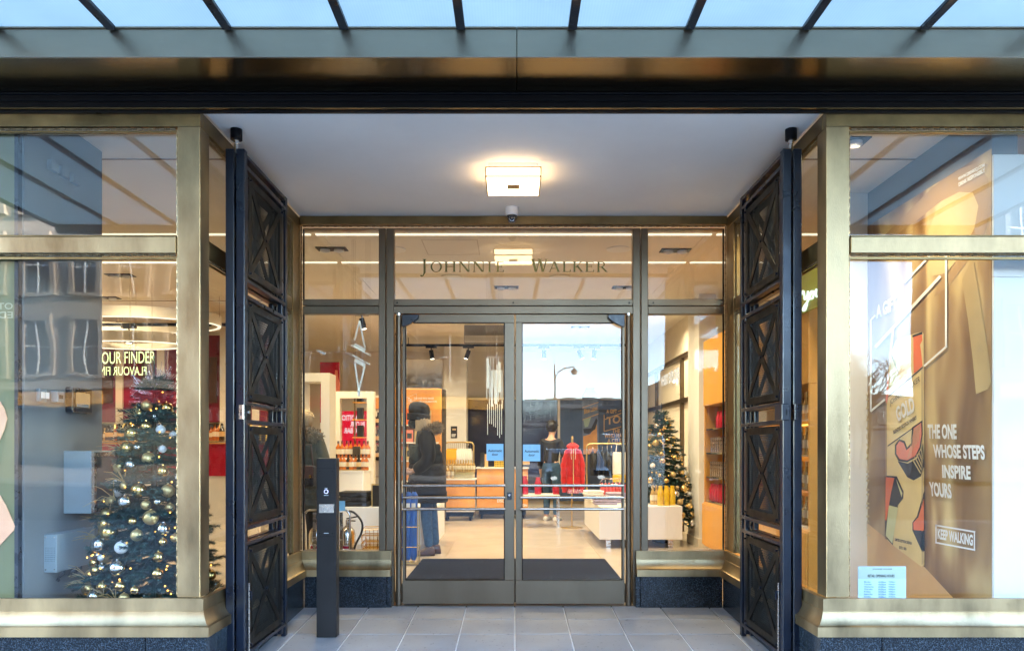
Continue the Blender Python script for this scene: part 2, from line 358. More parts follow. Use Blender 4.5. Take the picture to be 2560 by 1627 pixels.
# entrance ramp laid with square tiles
rf = MB(); rf.add([(XL - .05, 4.09, ramp(4.09) + .0015), (XR + .05, 4.09, ramp(4.09) + .0015), (XR + .05, D0 + .25, ramp(D0) + .0015), (XL - .05, D0 + .25, ramp(D0) + .0015)], [(0, 1, 2, 3)])
rfo = rf.build('entrance_floor', M['grout'], None, kind='structure')
random.seed(3)
tm = {}
P = .391
for k in range(-5, 5):
    for r in range(6):
        x0, x1 = .009 + k * P + .0055, .009 + (k + 1) * P - .0055; y1 = 6.10 - r * P - .0055; y0 = 6.10 - (r + 1) * P + .0055
        x0, x1 = max(x0, XL), min(x1, XR); y0 = max(y0, 4.10)
        if x1 - x0 < .05 or y1 - y0 < .03: continue
        mb = MB(); mb.box(x0, x1, y0, y1, 0, 0)
        mb.v = [(x, y, ramp(y) + (.0035 if i > 3 else -.012)) for i, (x, y, z) in enumerate(mb.v)]
        mb.build('tile', M[random.choice(('tile', 'tile', 'tile2', 'tile3'))], rfo, bevel=.0015)
# ================================================================ SHOP BUILDING (unseen upper floors, built wide and tall to block the sun)
sb = thing('shop_building', 'unseen stone upper floors above the glass canopy, sized to block the sun', 'building', (0, 4.3, 3.35))
mb = MB(); mb.box(-45, 45, 4.32, 22, 3.62, 24); mb.build('wall', M['stone2'], sb)
for k in range(-4, 5):
    for fl in range(4):
        x = k * 1.95; z = 5.2 + fl * 4
        wd = B('window', M['winpane'], sb, (x - .55, x + .55, 4.29, 4.317, z, z + 2.2))
        B('frame', M['white'], wd, (x - .62, x - .55, 4.25, 4.317, z - .05, z + 2.25), (x + .55, x + .62, 4.25, 4.317, z - .05, z + 2.25), (x - .55, x + .55, 4.25, 4.317, z + 2.2, z + 2.25), (x - .55, x + .55, 4.25, 4.288, z + 1.08, z + 1.12))
B('cornice', M['stone2'], sb, (-45.2, 45.2, 3.9, 4.318, 23.4, 24))
# ================================================================ ENTRANCE SOFFIT
B('ceiling', M['soff'], None, (XL + .002, XR - .002, 4.185, D0 + .02, ZC, ZC + .09), kind='structure')
# ================================================================ CANOPY
ca = thing('canopy', 'glass and bronze entrance canopy with dark glazing bars over the pavement', 'canopy', (0, 3.755, EYE + 1.95))
YF = 3.755; zt, zb = EYE + 2.097, EYE + 1.951
# gutter fascia in lengths with a visible seam
seam = XP(1292, YF)
for a, b in ((-4.6, seam - .0012), (seam + .0012, 4.6)):
    B('fascia', M['gutter'], ca, (a, b, YF, YF + .012, zb, zt - .006), bevel=.002)
    B('fascia_lip', M['gutter'], ca, (a, b, YF - .012, YF + .02, zt - .0055, zt))
    B('soffit_panel', M['soffit'], ca, (a, b, YF + .0125, 4.118, zb + .001, zb + .006), bevel=.0015)
B('roof_deck', M['black'], ca, (-4.6, 4.6, YF + .03, 4.30, zb + .02, zt + .03))
y = 4.12
for i, (dy, z0, z1) in enumerate(((0, -.012, .0), (.010, -.032, -.013), (.004, -.046, -.033), (.012, -.060, -.047), (.005, -.082, -.061), (.0, -.088, -.083), (.022, -.100, -.089))):
    B('header_moulding', M['black'], ca, (-4.6, 4.6, y + dy, y + .05, zb + z0, zb + z1), bevel=.0015)
B('bronze_fillet', M['soffit'], ca, (-4.6, 4.6, y - .004, y + .03, zb - .0925, zb - .0885))
bars = [281, 570, 861.5, 1152, 1430.5, 1723, 2014.5, 2308]
xs = [XP(p, YF) for p in bars]; st = (xs[-1] - xs[0]) / 7
xs = [xs[0] - st * k for k in (4, 3, 2, 1)] + xs + [xs[-1] + st * k for k in (1, 2, 3, 4)]
for x in xs:
    B('glazing_bar', M['gate'], ca, (x - .022, x + .022, 1.35, YF - .0125, zt - .018, zt + .003), bevel=.002)
for a, b in zip(xs[:-1], xs[1:]):
    B('glass_panel', M['canopy'], ca, (a + .003, b - .003, 1.33, YF + .02, zt + .0035, zt + .0115))
B('front_beam', M['gate'], ca, (xs[0], xs[-1], 1.28, 1.349, zt - .07, zt + .06), bevel=.004)
for x in (xs[1], xs[-2]): MB().tube([(x, 1.4, zt + .05), (x, 4.32, zt + 1.6)], .02).build('tie_rod', M['gate'], ca)
# ================================================================ BRONZE WINDOW FRAMES
def bead(mb, p0, p1, r=.0075, pitch=.062, n=6):
    p0, p1 = V(p0), V(p1); Ln = (p1 - p0).length; d = (p1 - p0) / Ln; k = max(1, round(Ln / pitch)); pt = Ln / k
    pts, rr = [], []
    for i in range(k):
        for t, q in ((0, .35), (.04, .8), (.12, 1), (.40, 1), (.52, .85), (.56, .35), (.60, .9), (.66, .9), (.69, .4), (.73, .9), (.79, .9), (.82, .4), (.86, .9), (.93, .9), (.97, .35)):
            pts.append(p0 + d * ((i + t) * pt)); rr.append(r * q)
    mb.tube(pts, rr, n)
ZS = .452                                           # top of the sill
ZH = EYE + 1.783                                    # underside of the brass head
ZT0, ZT1 = ZP(632, D1), ZP(590, D1)                 # transom bar
SILL = [(0, .452), (.03, .452), (.03, .385), (.035, .384), (.0365, .372), (.040, .358), (.047, .342), (.056, .326), (.067, .313), (.074, .308), (.080, .307), (.080, .253), (0, .253)]
PLIN = [(-.05, .251), (.055, .251), (.055, -.16), (-.05, -.16)]
def shopwin(sx, name, label, XC, Xend):
    t = thing(name, label, 'shop window', (sx * 2.9, D1, -.09))
    s = sx
    def bx(nm, m, a, b, y0, y1, z0, z1, par=t, bevel=.0025): return B(nm, m, par, (min(a, b), max(a, b), y0, y1, z0, z1), bevel=bevel)
    xi, xo = XC, XC + s * .1255                      # recess-side and outer edge of the corner post
    bx('corner_post', M['brass'], xi, xo, D1, D1 + .126, ZS + .001, ZH - .001)
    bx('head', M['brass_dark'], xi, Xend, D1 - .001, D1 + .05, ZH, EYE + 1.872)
    bx('transom_bar', M['brass'], xo + s * .013, Xend - s * .14, D1 + .006, D1 + .05, ZT0, ZT1, bevel=.004)
    bx('transom_fillet', M['brass_dark'], xo + s * .013, Xend - s * .14, D1 + .012, D1 + .05, ZT1 + .0005, ZT1 + .009)
    bx('end_post', M['brass'], Xend - s * .13, Xend, D1, D1 + .126, ZS + .001, ZH - .001)
    # panes
    pg = [bx('pane', M['tglass'], xo + s * .012, Xend - s * .135, D1 + .046, D1 + .054, ZT1 + .01, ZH - .016, bevel=0),
          bx('pane', M['glass'], xo + s * .012, Xend - s * .135, D1 + .046, D1 + .054, ZS + .004, ZT0 - .022, bevel=0)]
    # bead-and-reel mouldings round the openings
    mb = MB(); yb = D1 + .016
    a, b = xo + s * .0065, Xend - s * .14
    bead(mb, (xo + s * .014, yb, ZH - .008), (b, yb, ZH - .008)); bead(mb, (xo + s * .014, yb, ZT0 - .008), (b, yb, ZT0 - .008))
    bead(mb, (a, yb, ZT1 + .012), (a, yb, ZH - .016), .006, .05); bead(mb, (a, yb, ZS + .004), (a, yb, ZT0 - .017), .006, .05)
    mb.build('bead_moulding', M['bead'], t, smooth=True, kind='stuff')
    mb = MB(); q0, q1 = min(xo + s * .013, b), max(xo + s * .013, b)
    mb.box(q0, q1, D1 + .02, D1 + .045, ZH - .026, ZH - .0165); mb.box(q0, q1, D1 + .02, D1 + .045, ZT0 - .03, ZT0 - .0175)
    mb.box(min(xo, xo + s * .0125), max(xo, xo + s * .0125), D1 + .024, D1 + .06, ZS + .001, ZH - .027)
    mb.build('inner_stop', M['brass_dark'], t)
    # return window along the side of the recess
    xr = XC
    r0, r1 = D1 + .127, D0 - .19
    def rb(nm, m, y0, y1, z0, z1, d0=.0, d1=.05, bevel=.0025): return B(nm, m, t, (min(xr + s * d0, xr + s * d1), max(xr + s * d0, xr + s * d1), y0, y1, z0, z1), bevel=bevel)
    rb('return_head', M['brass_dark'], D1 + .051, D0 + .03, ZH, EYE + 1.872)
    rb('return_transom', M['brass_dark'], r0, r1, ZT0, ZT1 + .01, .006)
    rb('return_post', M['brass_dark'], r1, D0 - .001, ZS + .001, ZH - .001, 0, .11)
    ym = (r0 + r1) / 2 + .3
    for z0, z1 in ((ZT1 + .012, ZH - .016), (ZS + .004, ZT0 - .02)):
        rb('return_pane', M['glass'], r0 + .001, r1 - .001, z0, z1, .032, .040, 0)
    mb = MB(); xb = xr + s * .018
    for z in (ZH - .008, ZT0 - .008): bead(mb, (xb, r0, z), (xb, r1, z))
    for yy in (r0 + .006, r1 - .006):
        bead(mb, (xb, yy, ZS + .004), (xb, yy, ZT0 - .016), .006, .05); bead(mb, (xb, yy, ZT1 + .012), (xb, yy, ZH - .016), .006, .05)
    bead(mb, (xr + s * .004, D0 - .03, ZS + .004), (xr + s * .004, D0 - .03, ZH - .01), .006, .05)
    mb.build('return_bead_moulding', M['bead'], t, smooth=True, kind='stuff')
    mb = MB()
    for z0, z1 in ((ZH - .026, ZH - .0165), (ZT0 - .03, ZT0 - .0175)): mb.box(min(xr + s * .022, xr + s * .031), max(xr + s * .022, xr + s * .031), r0 + .002, r1 - .002, z0, z1)
    mb.build('return_stop', M['brass_dark'], t)
    return t
lw_ = shopwin(-1, 'display_window', 'bronze framed shop window with the Christmas tree behind its glass', XL, -4.35)
rw_ = shopwin(1, 'display_window', 'bronze framed shop window with the golden whisky poster behind its glass', XR, 4.35)
pl = [(-4.35, D1), (XL, D1), (XL, D0 - .02), (XP(981, D0), D0 - .02)]
pr = [(XP(1588, D0), D0 - .02), (XR, D0 - .02), (XR, D1), (4.35, D1)]
for p, t in ((pl, lw_), (pr, rw_)):
    mb = MB(); mb.sweep(p, SILL); mb.build('sill', M['brass'], t, smooth=True)
# granite plinth stones below the sills: one stone per stretch
def plin(t, a, b):
    mb = MB(); mb.sweep([a, b], PLIN); mb.build('plinth_stone', M['granite'], t, bevel=.003)
o = .055
for t, s, XC in ((lw_, -1, XL), (rw_, 1, XR)):
    for a, b in ((4.35, 3.05), (3.045, 2.02), (2.015, 1.7835)):
        q = [(s * a, D1), (s * b, D1)]; q.sort(); plin(t, *q)
    e = XC
    ys = [(D1 - o + .003, 4.75), (4.755, 5.5), (5.505, D0 - .02 - o - .003)]
    for a, b in ys: plin(t, *(((e, a), (e, b)) if s < 0 else ((e, b), (e, a))))
    xa = XP(970, D0) if s < 0 else XP(1598, D0)
    xe = XC - s * (o - .0)
    q = sorted([(xa, D0 - .02), (xe, D0 - .02)]); plin(t, *q)
    # narrow end stone next to the door
    q = sorted([(xa - s * .04, D0 - .012), (xa - s * .002, D0 - .012)]); plin(t, *q)
# ================================================================ ENTRANCE SCREEN
es = thing('entrance_screen', 'dark bronze glazed screen with lettered transom framing the double doors', 'glazed screen', (0, D0, 0))
zz = lambda py: ZP(py, D0)
xx = lambda px: XP(px, D0)
zhead, ztop = zz(562), zz(571)
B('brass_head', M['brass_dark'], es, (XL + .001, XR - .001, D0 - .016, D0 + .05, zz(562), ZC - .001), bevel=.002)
mb = MB(); bead(mb, (xx(757), D0 - .012, zz(566.5)), (xx(1811), D0 - .012, zz(566.5)))
for px in (755, 1813): bead(mb, (xx(px), D0 - .012, ZS + .004), (xx(px), D0 - .012, zz(566)), .006, .05)
mb.build('bead_moulding', M['bead'], es, smooth=True, kind='stuff')
for a, b in ((XL + .001, xx(751)), (xx(1817), XR - .001)): B('side_frame', M['brass'], es, (a, b, D0 - .014, D0 + .05, ZS + .001, zz(562.2)))
fr = M['bronze']
zf0, zf1 = zz(748), zz(785)
for a, b, c in ((947, 964, 966.3), (1620, 1603, 1600.7)):
    lo, hi = sorted((xx(a), xx(b))); B('mullion', fr, es, (lo, hi, D0 - .005, D0 + .07, 0 if 0 else ramp(D0), zz(571)), bevel=.003)
    e = 985 if a < 1200 else 1582
    lo, hi = sorted((xx(c), xx(e))); B('jamb', fr, es, (lo, hi, D0 - .005, D0 + .07, ramp(D0), zz(571)), bevel=.003)
for a, b in ((757, 946.9), (985.1, 1581.9), (1620.1, 1811)):
    B('transom_rail', fr, es, (xx(a), xx(b), D0 - .004, D0 + .07, zz(764), zf0), bevel=.003)
    B('transom_rail', fr, es, (xx(a), xx(b), D0 - .004, D0 + .07, zf1 + .002 if a > 900 and a < 1500 else zf1, zz(765.6)), bevel=.003)
    B('head_rail', fr, es, (xx(a), xx(b), D0 + .002, D0 + .07, zz(574), zz(571)))
for px in (993, 1283, 1573, 1633):
    MB().tube([(xx(px), D0 - .0055, zz(757)), (xx(px), D0 + .002, zz(757))], .0075, 10).build('screw_cap', M['black'], es)
for a, b in ((757, 946.9), (1620.1, 1811)):
    B('bottom_rail', fr, es, (xx(a), xx(b), D0 - .004, D0 + .07, ZS - .002, zz(1378)), bevel=.002)
    for z0, z1, gm in ((zz(1378), zf1, 'glass'), (zf0, zz(574), 'tglass')): B('pane', M[gm], es, (xx(a) + .001, xx(b) - .001, D0 + .03, D0 + .038, z0 + .001, z1 - .001))
    w0, w1 = (xx(759.5), xx(757.0)) if a < 1000 else (xx(1808), xx(1811))
    B('pane_stop', M['black'], es, (min(w0, w1), max(w0, w1), D0 - .001, D0 + .028, zz(1378), zz(785)), (min(w0, w1), max(w0, w1), D0 - .001, D0 + .028, zz(748), zz(574)))
B('pane', M['tglass'], es, (xx(985.1) + .001, xx(1581.9) - .001, D0 + .03, D0 + .038, zf0 + .001, zz(574) - .001))
B('threshold', M['bronze'], es, (xx(985), xx(1583), D0 - .02, D0 + .12, -.02, .006), bevel=.002)
# --- serif lettering on the transom glass
def serif(mb, ch, x0, x1, zb, zt, y):
    w_, h = x1 - x0, zt - zb; dp = [0]
    def pt(u, v): return V((x0 + u * w_, y - dp[0] * .0003, zb + v * h))
    def poly(ps): dp[0] += 1; mb.prism([pt(*p) for p in ps], (0, .0015, 0))
    k = h / w_                                       # keeps stroke widths even
    T, t_, sl, sh = .165 * k, .065 * k, .075 * k, .04
    def stem(u, tw=T): poly([(u - tw / 2, 0), (u + tw / 2, 0), (u + tw / 2, 1), (u - tw / 2, 1)])
    def ser(u, v, tw=T):
        v0, v1 = (0, sh) if v == 0 else (1 - sh, 1); poly([(u - tw / 2 - sl, v0), (u + tw / 2 + sl, v0), (u + tw / 2 + sl, v1), (u - tw / 2 - sl, v1)])
    def diag(a, b, tw): poly([(a[0] - tw / 2, a[1]), (a[0] + tw / 2, a[1]), (b[0] + tw / 2, b[1]), (b[0] - tw / 2, b[1])])
    e0, e1 = T / 2 + sl, 1 - T / 2 - sl
    if ch == 'I': stem(.5); ser(.5, 0); ser(.5, 1)
    elif ch == 'H':
        for u in (e0, e1): stem(u); ser(u, 0); ser(u, 1)
        poly([(e0, .49), (e1, .49), (e1, .55), (e0, .55)])
    elif ch == 'N':
        stem(e0 - T / 4, t_ * 1.2); ser(e0 - T / 4, 0, t_); stem(e1 + T / 4, t_ * 1.2); ser(e1 + T / 4, 1, t_); ser(e0 - T / 4, 1, t_)
        diag((e1, 0), (e0, 1), T * 1.25)
    elif ch in 'EL':
        stem(e0); ser(e0, 0); ser(e0, 1); poly([(e0, 0), (1, 0), (1.02, .2), (.95, .2), (.9, .05), (e0, .05)])
        if ch == 'E':
            poly([(e0, 1), (.94, 1), (.96, .82), (.90, .82), (.85, .95), (e0, .95)]); poly([(e0, .49), (.7, .49), (.7, .40), (.76, .40), (.76, .64), (.7, .64), (.7, .545), (e0, .545)])
    elif ch == 'A':
        diag((.10, 0), (.47, 1), t_ * 1.3); diag((.86, 0), (.50, 1), T * 1.15); ser(.10, 0, t_); ser(.86, 0, T); poly([(.22, .32), (.7, .32), (.68, .37), (.24, .37)])
    elif ch == 'W':
        diag((.28, 0), (.09, 1), T * 1.1); diag((.30, 0), (.50, 1), t_ * 1.3); diag((.70, 0), (.50, 1), T * 1.1); diag((.72, 0), (.91, 1), t_ * 1.3); ser(.09, 1); ser(.91, 1, t_); ser(.5, 1)
    elif ch == 'K':
        stem(e0); ser(e0, 0); ser(e0, 1); diag((e0 + .08, .42), (.82, 1), t_ * 1.5); diag((.9, 0), (.42, .60), T * 1.2); ser(.9, 0); ser(.80, 1, t_)
    elif ch == 'R':
        stem(e0); ser(e0, 0); ser(e0, 1); ps = []
        for i in range(11): a = math.pi / 2 - math.pi * i / 10; ps.append((.40 + .38 * math.cos(a), .74 + .26 * math.sin(a)))
        for i in range(11): a = -math.pi / 2 + math.pi * i / 10; ps.append((.40 + .24 * math.cos(a), .74 + .21 * math.sin(a)))
        poly([(e0, 1)] + ps[:11] + [(e0, .48), (e0, .53)] + ps[11:] + [(e0, .95)]); diag((.92, 0), (.45, .50), T * 1.2); ser(.93, 0, T * .5)
    elif ch == 'J':
        poly([(.62 - T / 2, -.05), (.62 + T / 2, -.05), (.62 + T / 2, 1), (.62 - T / 2, 1)]); ser(.62, 1)
        poly([(.62 + T / 2, -.05), (.55, -.26), (.3, -.38), (.05, -.36), (.0, -.28), (.1, -.22), (.22, -.26), (.4, -.24), (.62 - T / 2, -.05)])
    elif ch == 'O':
        o_, i_ = [], []
        for j in range(28):
            a = 2 * math.pi * j / 28; o_.append(pt(.5 + .5 * math.cos(a), .5 + .53 * math.sin(a))); i_.append(pt(.5 + (.5 - T) * math.cos(a), .5 + .475 * math.sin(a)))
        n = 28; mb.add(o_ + i_, [(j, (j + 1) % n, n + (j + 1) % n, n + j) for j in range(n)])
q = 2.617
for ch, a, b in (('J', 862, 908), ('O', 930, 1005), ('H', 1022, 1096), ('N', 1116, 1190), ('N', 1210, 1284), ('I', 1304, 1332), ('E', 1362, 1412), ('W', 1592, 1702), ('A', 1706, 1782), ('L', 1798, 1850), ('K', 1866, 1932), ('E', 1948, 2004), ('R', 2024, 2092)):
    mb = MB(); big = ch in 'JW'
    serif(mb, ch, xx(720 + a / q), xx(720 + b / q), zz(677.7), zz(645.5 if big else 652), D0 + .0275)
    mb.build('letter', M['olive'], es)
# ================================================================ DOORS
def door(label, g0, g1, post0, post1, st0, st1, left):
    t = thing('glazed_door', label, 'door', (xx((g0 + g1) / 2), D0, 0))
    s = -1 if left else 1
    o0, o1 = sorted((post1 if left else st1, st1 if left else post0))
    m = M['bronze']; y0, y1 = D0 + .004, D0 + .05
    a0, a1 = (xx(1005.8), xx(1286.4)) if left else (xx(1288.8), xx(1562))
    zt_, zb_ = zz(786), .012
    B('top_rail', m, t, (a0, a1, y0, y1, zz(806), zt_), bevel=.002)
    B('bottom_rail', m, t, (a0, a1, y0, y1, zb_, zz(1450)), bevel=.002)
    B('stile', m, t, (a0, xx(g0), y0 + .0005, y1, zz(1450) + .0005, zz(806) - .0005), bevel=.002)
    B('stile', m, t, (xx(g1), a1, y0 + .0005, y1, zz(1450) + .0005, zz(806) - .0005), bevel=.002)
    B('pane', M['dglass'], t, (xx(g0) + .001, xx(g1) - .001, D0 + .022, D0 + .032, zz(1450) + .001, zz(806) - .001))
    mb = MB(); g = .006
    for b in ((xx(g0), xx(g0) + g, zz(1450), zz(806)), (xx(g1) - g, xx(g1), zz(1450), zz(806)), (xx(g0) + g, xx(g1) - g, zz(1450), zz(1450) + g), (xx(g0) + g, xx(g1) - g, zz(806) - g, zz(806))):
        mb.box(b[0], b[1], D0 + .008, D0 + .021, b[2], b[3])
    mb.build('gasket', M['black'], t)
    xc = xx((post0 + post1) / 2); rr = (xx(post1) - xx(post0)) / 2
    MB().tube([(xc, D0 - .012, .01), (xc, D0 - .012, zz(790))], rr, 18).build('pivot_post', M['bronze'], t, smooth=True)
    MB().tube([(xc, D0 - .012, zz(789.8)), (xc, D0 - .012, zz(784))], rr * .95, 18).build('post_cap', M['chrome'], t, smooth=True)
    # wedge shaped pivot cover
    xw = xx(1048) if left else xx(1519); xk = xx(1006) if left else xx(1561)
    pts = [(xk, zz(788)), (xw, zz(788)), (xw, zz(796))] + [(xw + (xk - xw) * u, zz(796) - (zz(796) - zz(818)) * math.sin(u * math.pi / 2)) for u in (.25, .5, .75)] + [(xk, zz(818))]
    mb = MB(); mb.prism([(x, D0 - .035, z) for x, z in pts], (0, .036, 0)); mb.build('pivot_cover', M['darkplastic'], t, bevel=.004)
    for py in (1212.5, 1242.2, 1270.6):
        z = zz(py); bx0, bx1 = xx(g0 - 4), xx(g1 + 2)
        mb = MB(); mb.tube([(bx0, D0 - .045, z), (bx1, D0 - .045, z)], .0118, 14)
        bar_ = mb.build('push_bar', M['steel'], t, smooth=True)
        for x in (bx0 + .025, bx1 - .025):
            MB().tube([(x, D0 - .044, z), (x, D0 + .006, z)], .007, 8).build('bracket', M['steel'], bar_)
    sx0, sx1 = (xx(1216), xx(1258.5)) if left else (xx(1307.5), xx(1351))
    yb = D0 + .0205; z1, z0 = (zz(1109), zz(1151)) if left else (zz(1110.5), zz(1152.5))
    sg = B('sign', M['bluepaper'], t, (sx0, sx1, yb, yb + .0012, z0, z1), label='blue square sign reading Automatic door')
    wd = sx1 - sx0; hh = z1 - z0; yt = yb - .0008
    mb = MB()
    for s_, u0, u1, v0, v1 in (('Automatic', .09, .92, .52, .68), ('door', .32, .69, .30, .455)):
        addtext(mb, s_, (sx0 + wd * u0, yt, z0 + hh * v0), (sx0 + wd * u1, yt, z0 + hh * v0), (sx0 + wd * u0, yt, z0 + hh * v1), .02)
    me = bpy.data.meshes.new('lettering'); me.from_pydata(mb.v, [], mb.f); me.materials.append(M['ink']); obj('lettering', me, sg)
    if left:
        lk = B('lock', M['darkplastic'], t, (xx(1268), xx(1279), D0 - .002, D0 + .0035, zz(1249), zz(1230)), bevel=.002)
        MB().tube([(xx(1273.5), D0 - .004, zz(1237)), (xx(1273.5), D0 - .001, zz(1237))], .009, 12).build('cylinder', M['chrome'], lk)
    return t
door('bronze glass door leaf fitted with the lock and keyhole', 1013, 1261.5, 990, 1005, 1005, 1287, True)
door('bronze glass door leaf without a lock beside the locked leaf', 1305, 1556, 1563, 1578, 1288, 1562, False)
# ================================================================ FOLDING GATES
def leaf(t, s, x, thick, vis):
    """one gate leaf along Y; x is its inner face, s the side of the entrance"""
    y0, y1 = 4.42, 5.29; g = M['gate']
    xa, xb = sorted((x, x + s * thick))
    B('post', g, t, (xa, xb, y0, y0 + .05, ramp(y0) + .03, EYE + 1.76), bevel=.004)
    B('post', g, t, (xa + .008, xb - .008, y1 - .045, y1, ramp(y1) + .008, EYE + 1.755), bevel=.003)
    B('upright', g, t, (xa + .01, xb - .01, y1 - .125, y1 - .085, ramp(y1) + .04, EYE + 1.69), bevel=.003)
    B('upright', g, t, (xa + .01, xb - .01, y0 + .062, y0 + .088, ramp(y0) + .04, EYE + 1.69), bevel=.003)
    for z in (1.735, 1.668, .999, .903, .265, .16, -.477, -.57, -1.225):
        B('rail', g, t, (xa + .004, xb - .004, y0 + .0505, y1 - .0455, EYE + z - .011, EYE + z + .011), bevel=.002)
    if not vis: return
    m = M['gatepanel']
    for z1, z0 in ((1.63, 1.03), (.878, .290), (.135, -.452), (-.595, -1.20)):
        a, b = y0 + .098, y1 - .135; z0 += EYE; z1 += EYE; f = .046
        px = x + s * .006
        xm = sorted((px, px + s * .006))
        pn = B('panel', m, t, (xm[0], xm[1], a, a + f, z0, z1), (xm[0], xm[1], b - f, b, z0, z1), (xm[0], xm[1], a + f, b - f, z0, z0 + f), (xm[0], xm[1], a + f, b - f, z1 - f, z1), bevel=.0015)
        mb = MB(); q = px + s * .004
        mb.bar((q, a + f * .6, z0 + f * .6), (q, b - f * .6, z1 - f * .6), .046, .007, (1, 0, 0)); mb.bar((q + s * .0018, a + f * .6, z1 - f * .6), (q + s * .0018, b - f * .6, z0 + f * .6), .046, .007, (1, 0, 0))
        mb.build('cross_brace', m, pn)
        MB().tube([(q - s * .012, (a + b) / 2, (z0 + z1) / 2), (q, (a + b) / 2, (z0 + z1) / 2)], .010, 8).build('stud', g, pn)
        for yy, z in ((a + .012, z0 + .02), (b - .012, z0 + .02), (a + .012, z1 - .02), (b - .012, z1 - .02)):
            MB().tube([(px - s * .014, yy, z), (px, yy, z)], .007, 6).build('bolt', g, pn)
        mb = MB(); xq = px + s * .010; r = .0014; n1 = int((b - a - f) / .0145); n2 = int((z1 - z0 - f) / .0145)
        for i in range(n1 + 1): yy = a + f / 2 + i * .0145; mb.tube([(xq, yy, z0 + .01), (xq, yy, z1 - .01)], r, 4)
        for i in range(n2 + 1): z = z0 + f / 2 + i * .0145; mb.tube([(xq + s * .003, a + .01, z), (xq + s * .003, b - .01, z)], r, 4)
        mb.build('wire_mesh', M['mesh'], pn, kind='stuff')
def gate(s, name, label):
    xin = XP(611 if s < 0 else 1957.5, 4.42); t = thing(name, label, 'gate', (xin + s * .03, 4.44, ramp(4.44)))
    leaf(t, s, xin, .05, True); leaf(t, s, xin + s * .062, .05, True)
    for yy in (4.45, 5.25):
        for z in (1.60, .58, -.3, -1.1):
            xa, xb = sorted((xin + s * .0495, xin + s * .0625)); MB().tube([(xa, yy, EYE + z), (xb, yy, EYE + z)], .012, 10).build('hinge_pin', M['gate'], t)
    xc = xin + s * .058
    MB().lathe([(.011, 1.74), (.011, 1.80), (.017, 1.801), (.017, 1.818)], 14, (xc, 4.45, EYE)).build('spindle', M['chrome'], t, smooth=True)
    MB().lathe([(.02, 1.8185), (.034, 1.822), (.034, ZC - EYE - .001)], 20, (xc, 4.45, EYE)).build('pivot_housing', M['black'], t, smooth=True)
    za, zb = EYE + .168, EYE + .257
    if s < 0:
        lp = B('lock_plate', M['steel'], t, (xin - .030, xin - .001, 4.408, 4.4195, za, zb), bevel=.003)
        B('slot', M['black'], lp, (xin - .018, xin - .013, 4.406, 4.4085, za + .025, za + .06))
        B('lock_box', M['gatepanel'], t, (xin - .0005, xin + .006, 4.43, 4.515, za, zb), bevel=.003)
        MB().tube([(xin + .006, 4.455, za + .045), (xin + .02, 4.455, za + .045)], .013, 10).build('lock_cylinder', M['plate'], t)
    else:
        lp = B('lock_box', M['gate'], t, (xin - .012, xin + .035, 4.405, 4.53, za - .004, zb + .004), bevel=.003)
        B('slot', M['black'], lp, (xin + .012, xin + .020, 4.4025, 4.406, za + .025, za + .06))
        B('keeper', M['gate'], t, (xin + .062, xin + .082, 4.400, 4.4195, za - .004, zb + .006), bevel=.003)
    xa, xb = sorted((xin - s * .012, xin - s * .0005))
    bo = MB(); bo.tube([(xin - s * .008, 4.475, ramp(4.475) + .01), (xin - s * .008, 4.475, EYE - .80)], .006, 8); bo = bo.build('drop_bolt', M['steel'], t)
    MB().tube([(xin - s * .008, 4.475, EYE - .85), (xin - s * .022, 4.475, EYE - .85), (xin - s * .022, 4.475, EYE - .90)], .006, 8).build('grip', M['gate'], bo)
    return t
gate(-1, 'folding_gate', 'folded dark steel mesh gate behind the access post')
gate(1, 'folding_gate', 'folded dark steel mesh gate beside the golden whisky poster window')
# ================================================================ ACCESS POST
D = 5.23
t = thing('access_post', 'tall charcoal door control post with lit ring button standing on tiles', 'post', (-1.30, 5.275, ramp(5.275)))
x0, x1 = XP(791, D), XP(841, D); zt = ZP(1145, D); zb = ramp(5.275) + .0035
B('body', M['bollard'], t, (x0, x1, D, D + .088, zb, zt), bevel=.004, seg=2)
for py0, py1 in ((1170.3, 1169.7), (1339.5, 1338.9)): B('seam', M['black'], t, (x0 + .001, x1 - .001, D - .0006, D + .001, ZP(py0, D), ZP(py1, D)))
xb = XP(815.5, D); z = ZP(1228, D)
bt = MB(); bt.tube([(xb, D - .004, z), (xb, D + .001, z)], .0115, 20); bt = bt.build('button', M['darkplastic'], t)
mb = MB(); n = 24
mb.tube([(xb + .0125 * math.cos(2 * math.pi * i / n), D - .002, z + .0125 * math.sin(2 * math.pi * i / n)) for i in range(n + 1)], .0022, 6); mb.build('light_ring', M['ringlight'], bt)
yt = D - .0008
for py, hw in ((1219.5, 3.8), (1237.5, 5.5), (1332, 6)): B('print_line', M['whiteink'], t, (XP(815.5 - hw, D), XP(815.5 + hw, D), yt, yt + .0005, ZP(py + .5, D), ZP(py - .5, D)))
pt_ = B('plate', M['plate'], t, (XP(797.5, D), XP(835, D), D - .003, D + .001, ZP(1281.5, D), ZP(1259.5, D)), bevel=.001)
for px in (799, 831):
    for py in (1177, 1332): MB().tube([(XP(px, D), D - .0015, ZP(py, D)), (XP(px, D), D + .001, ZP(py, D))], .004, 8).build('screw', M['gatepanel'], t)
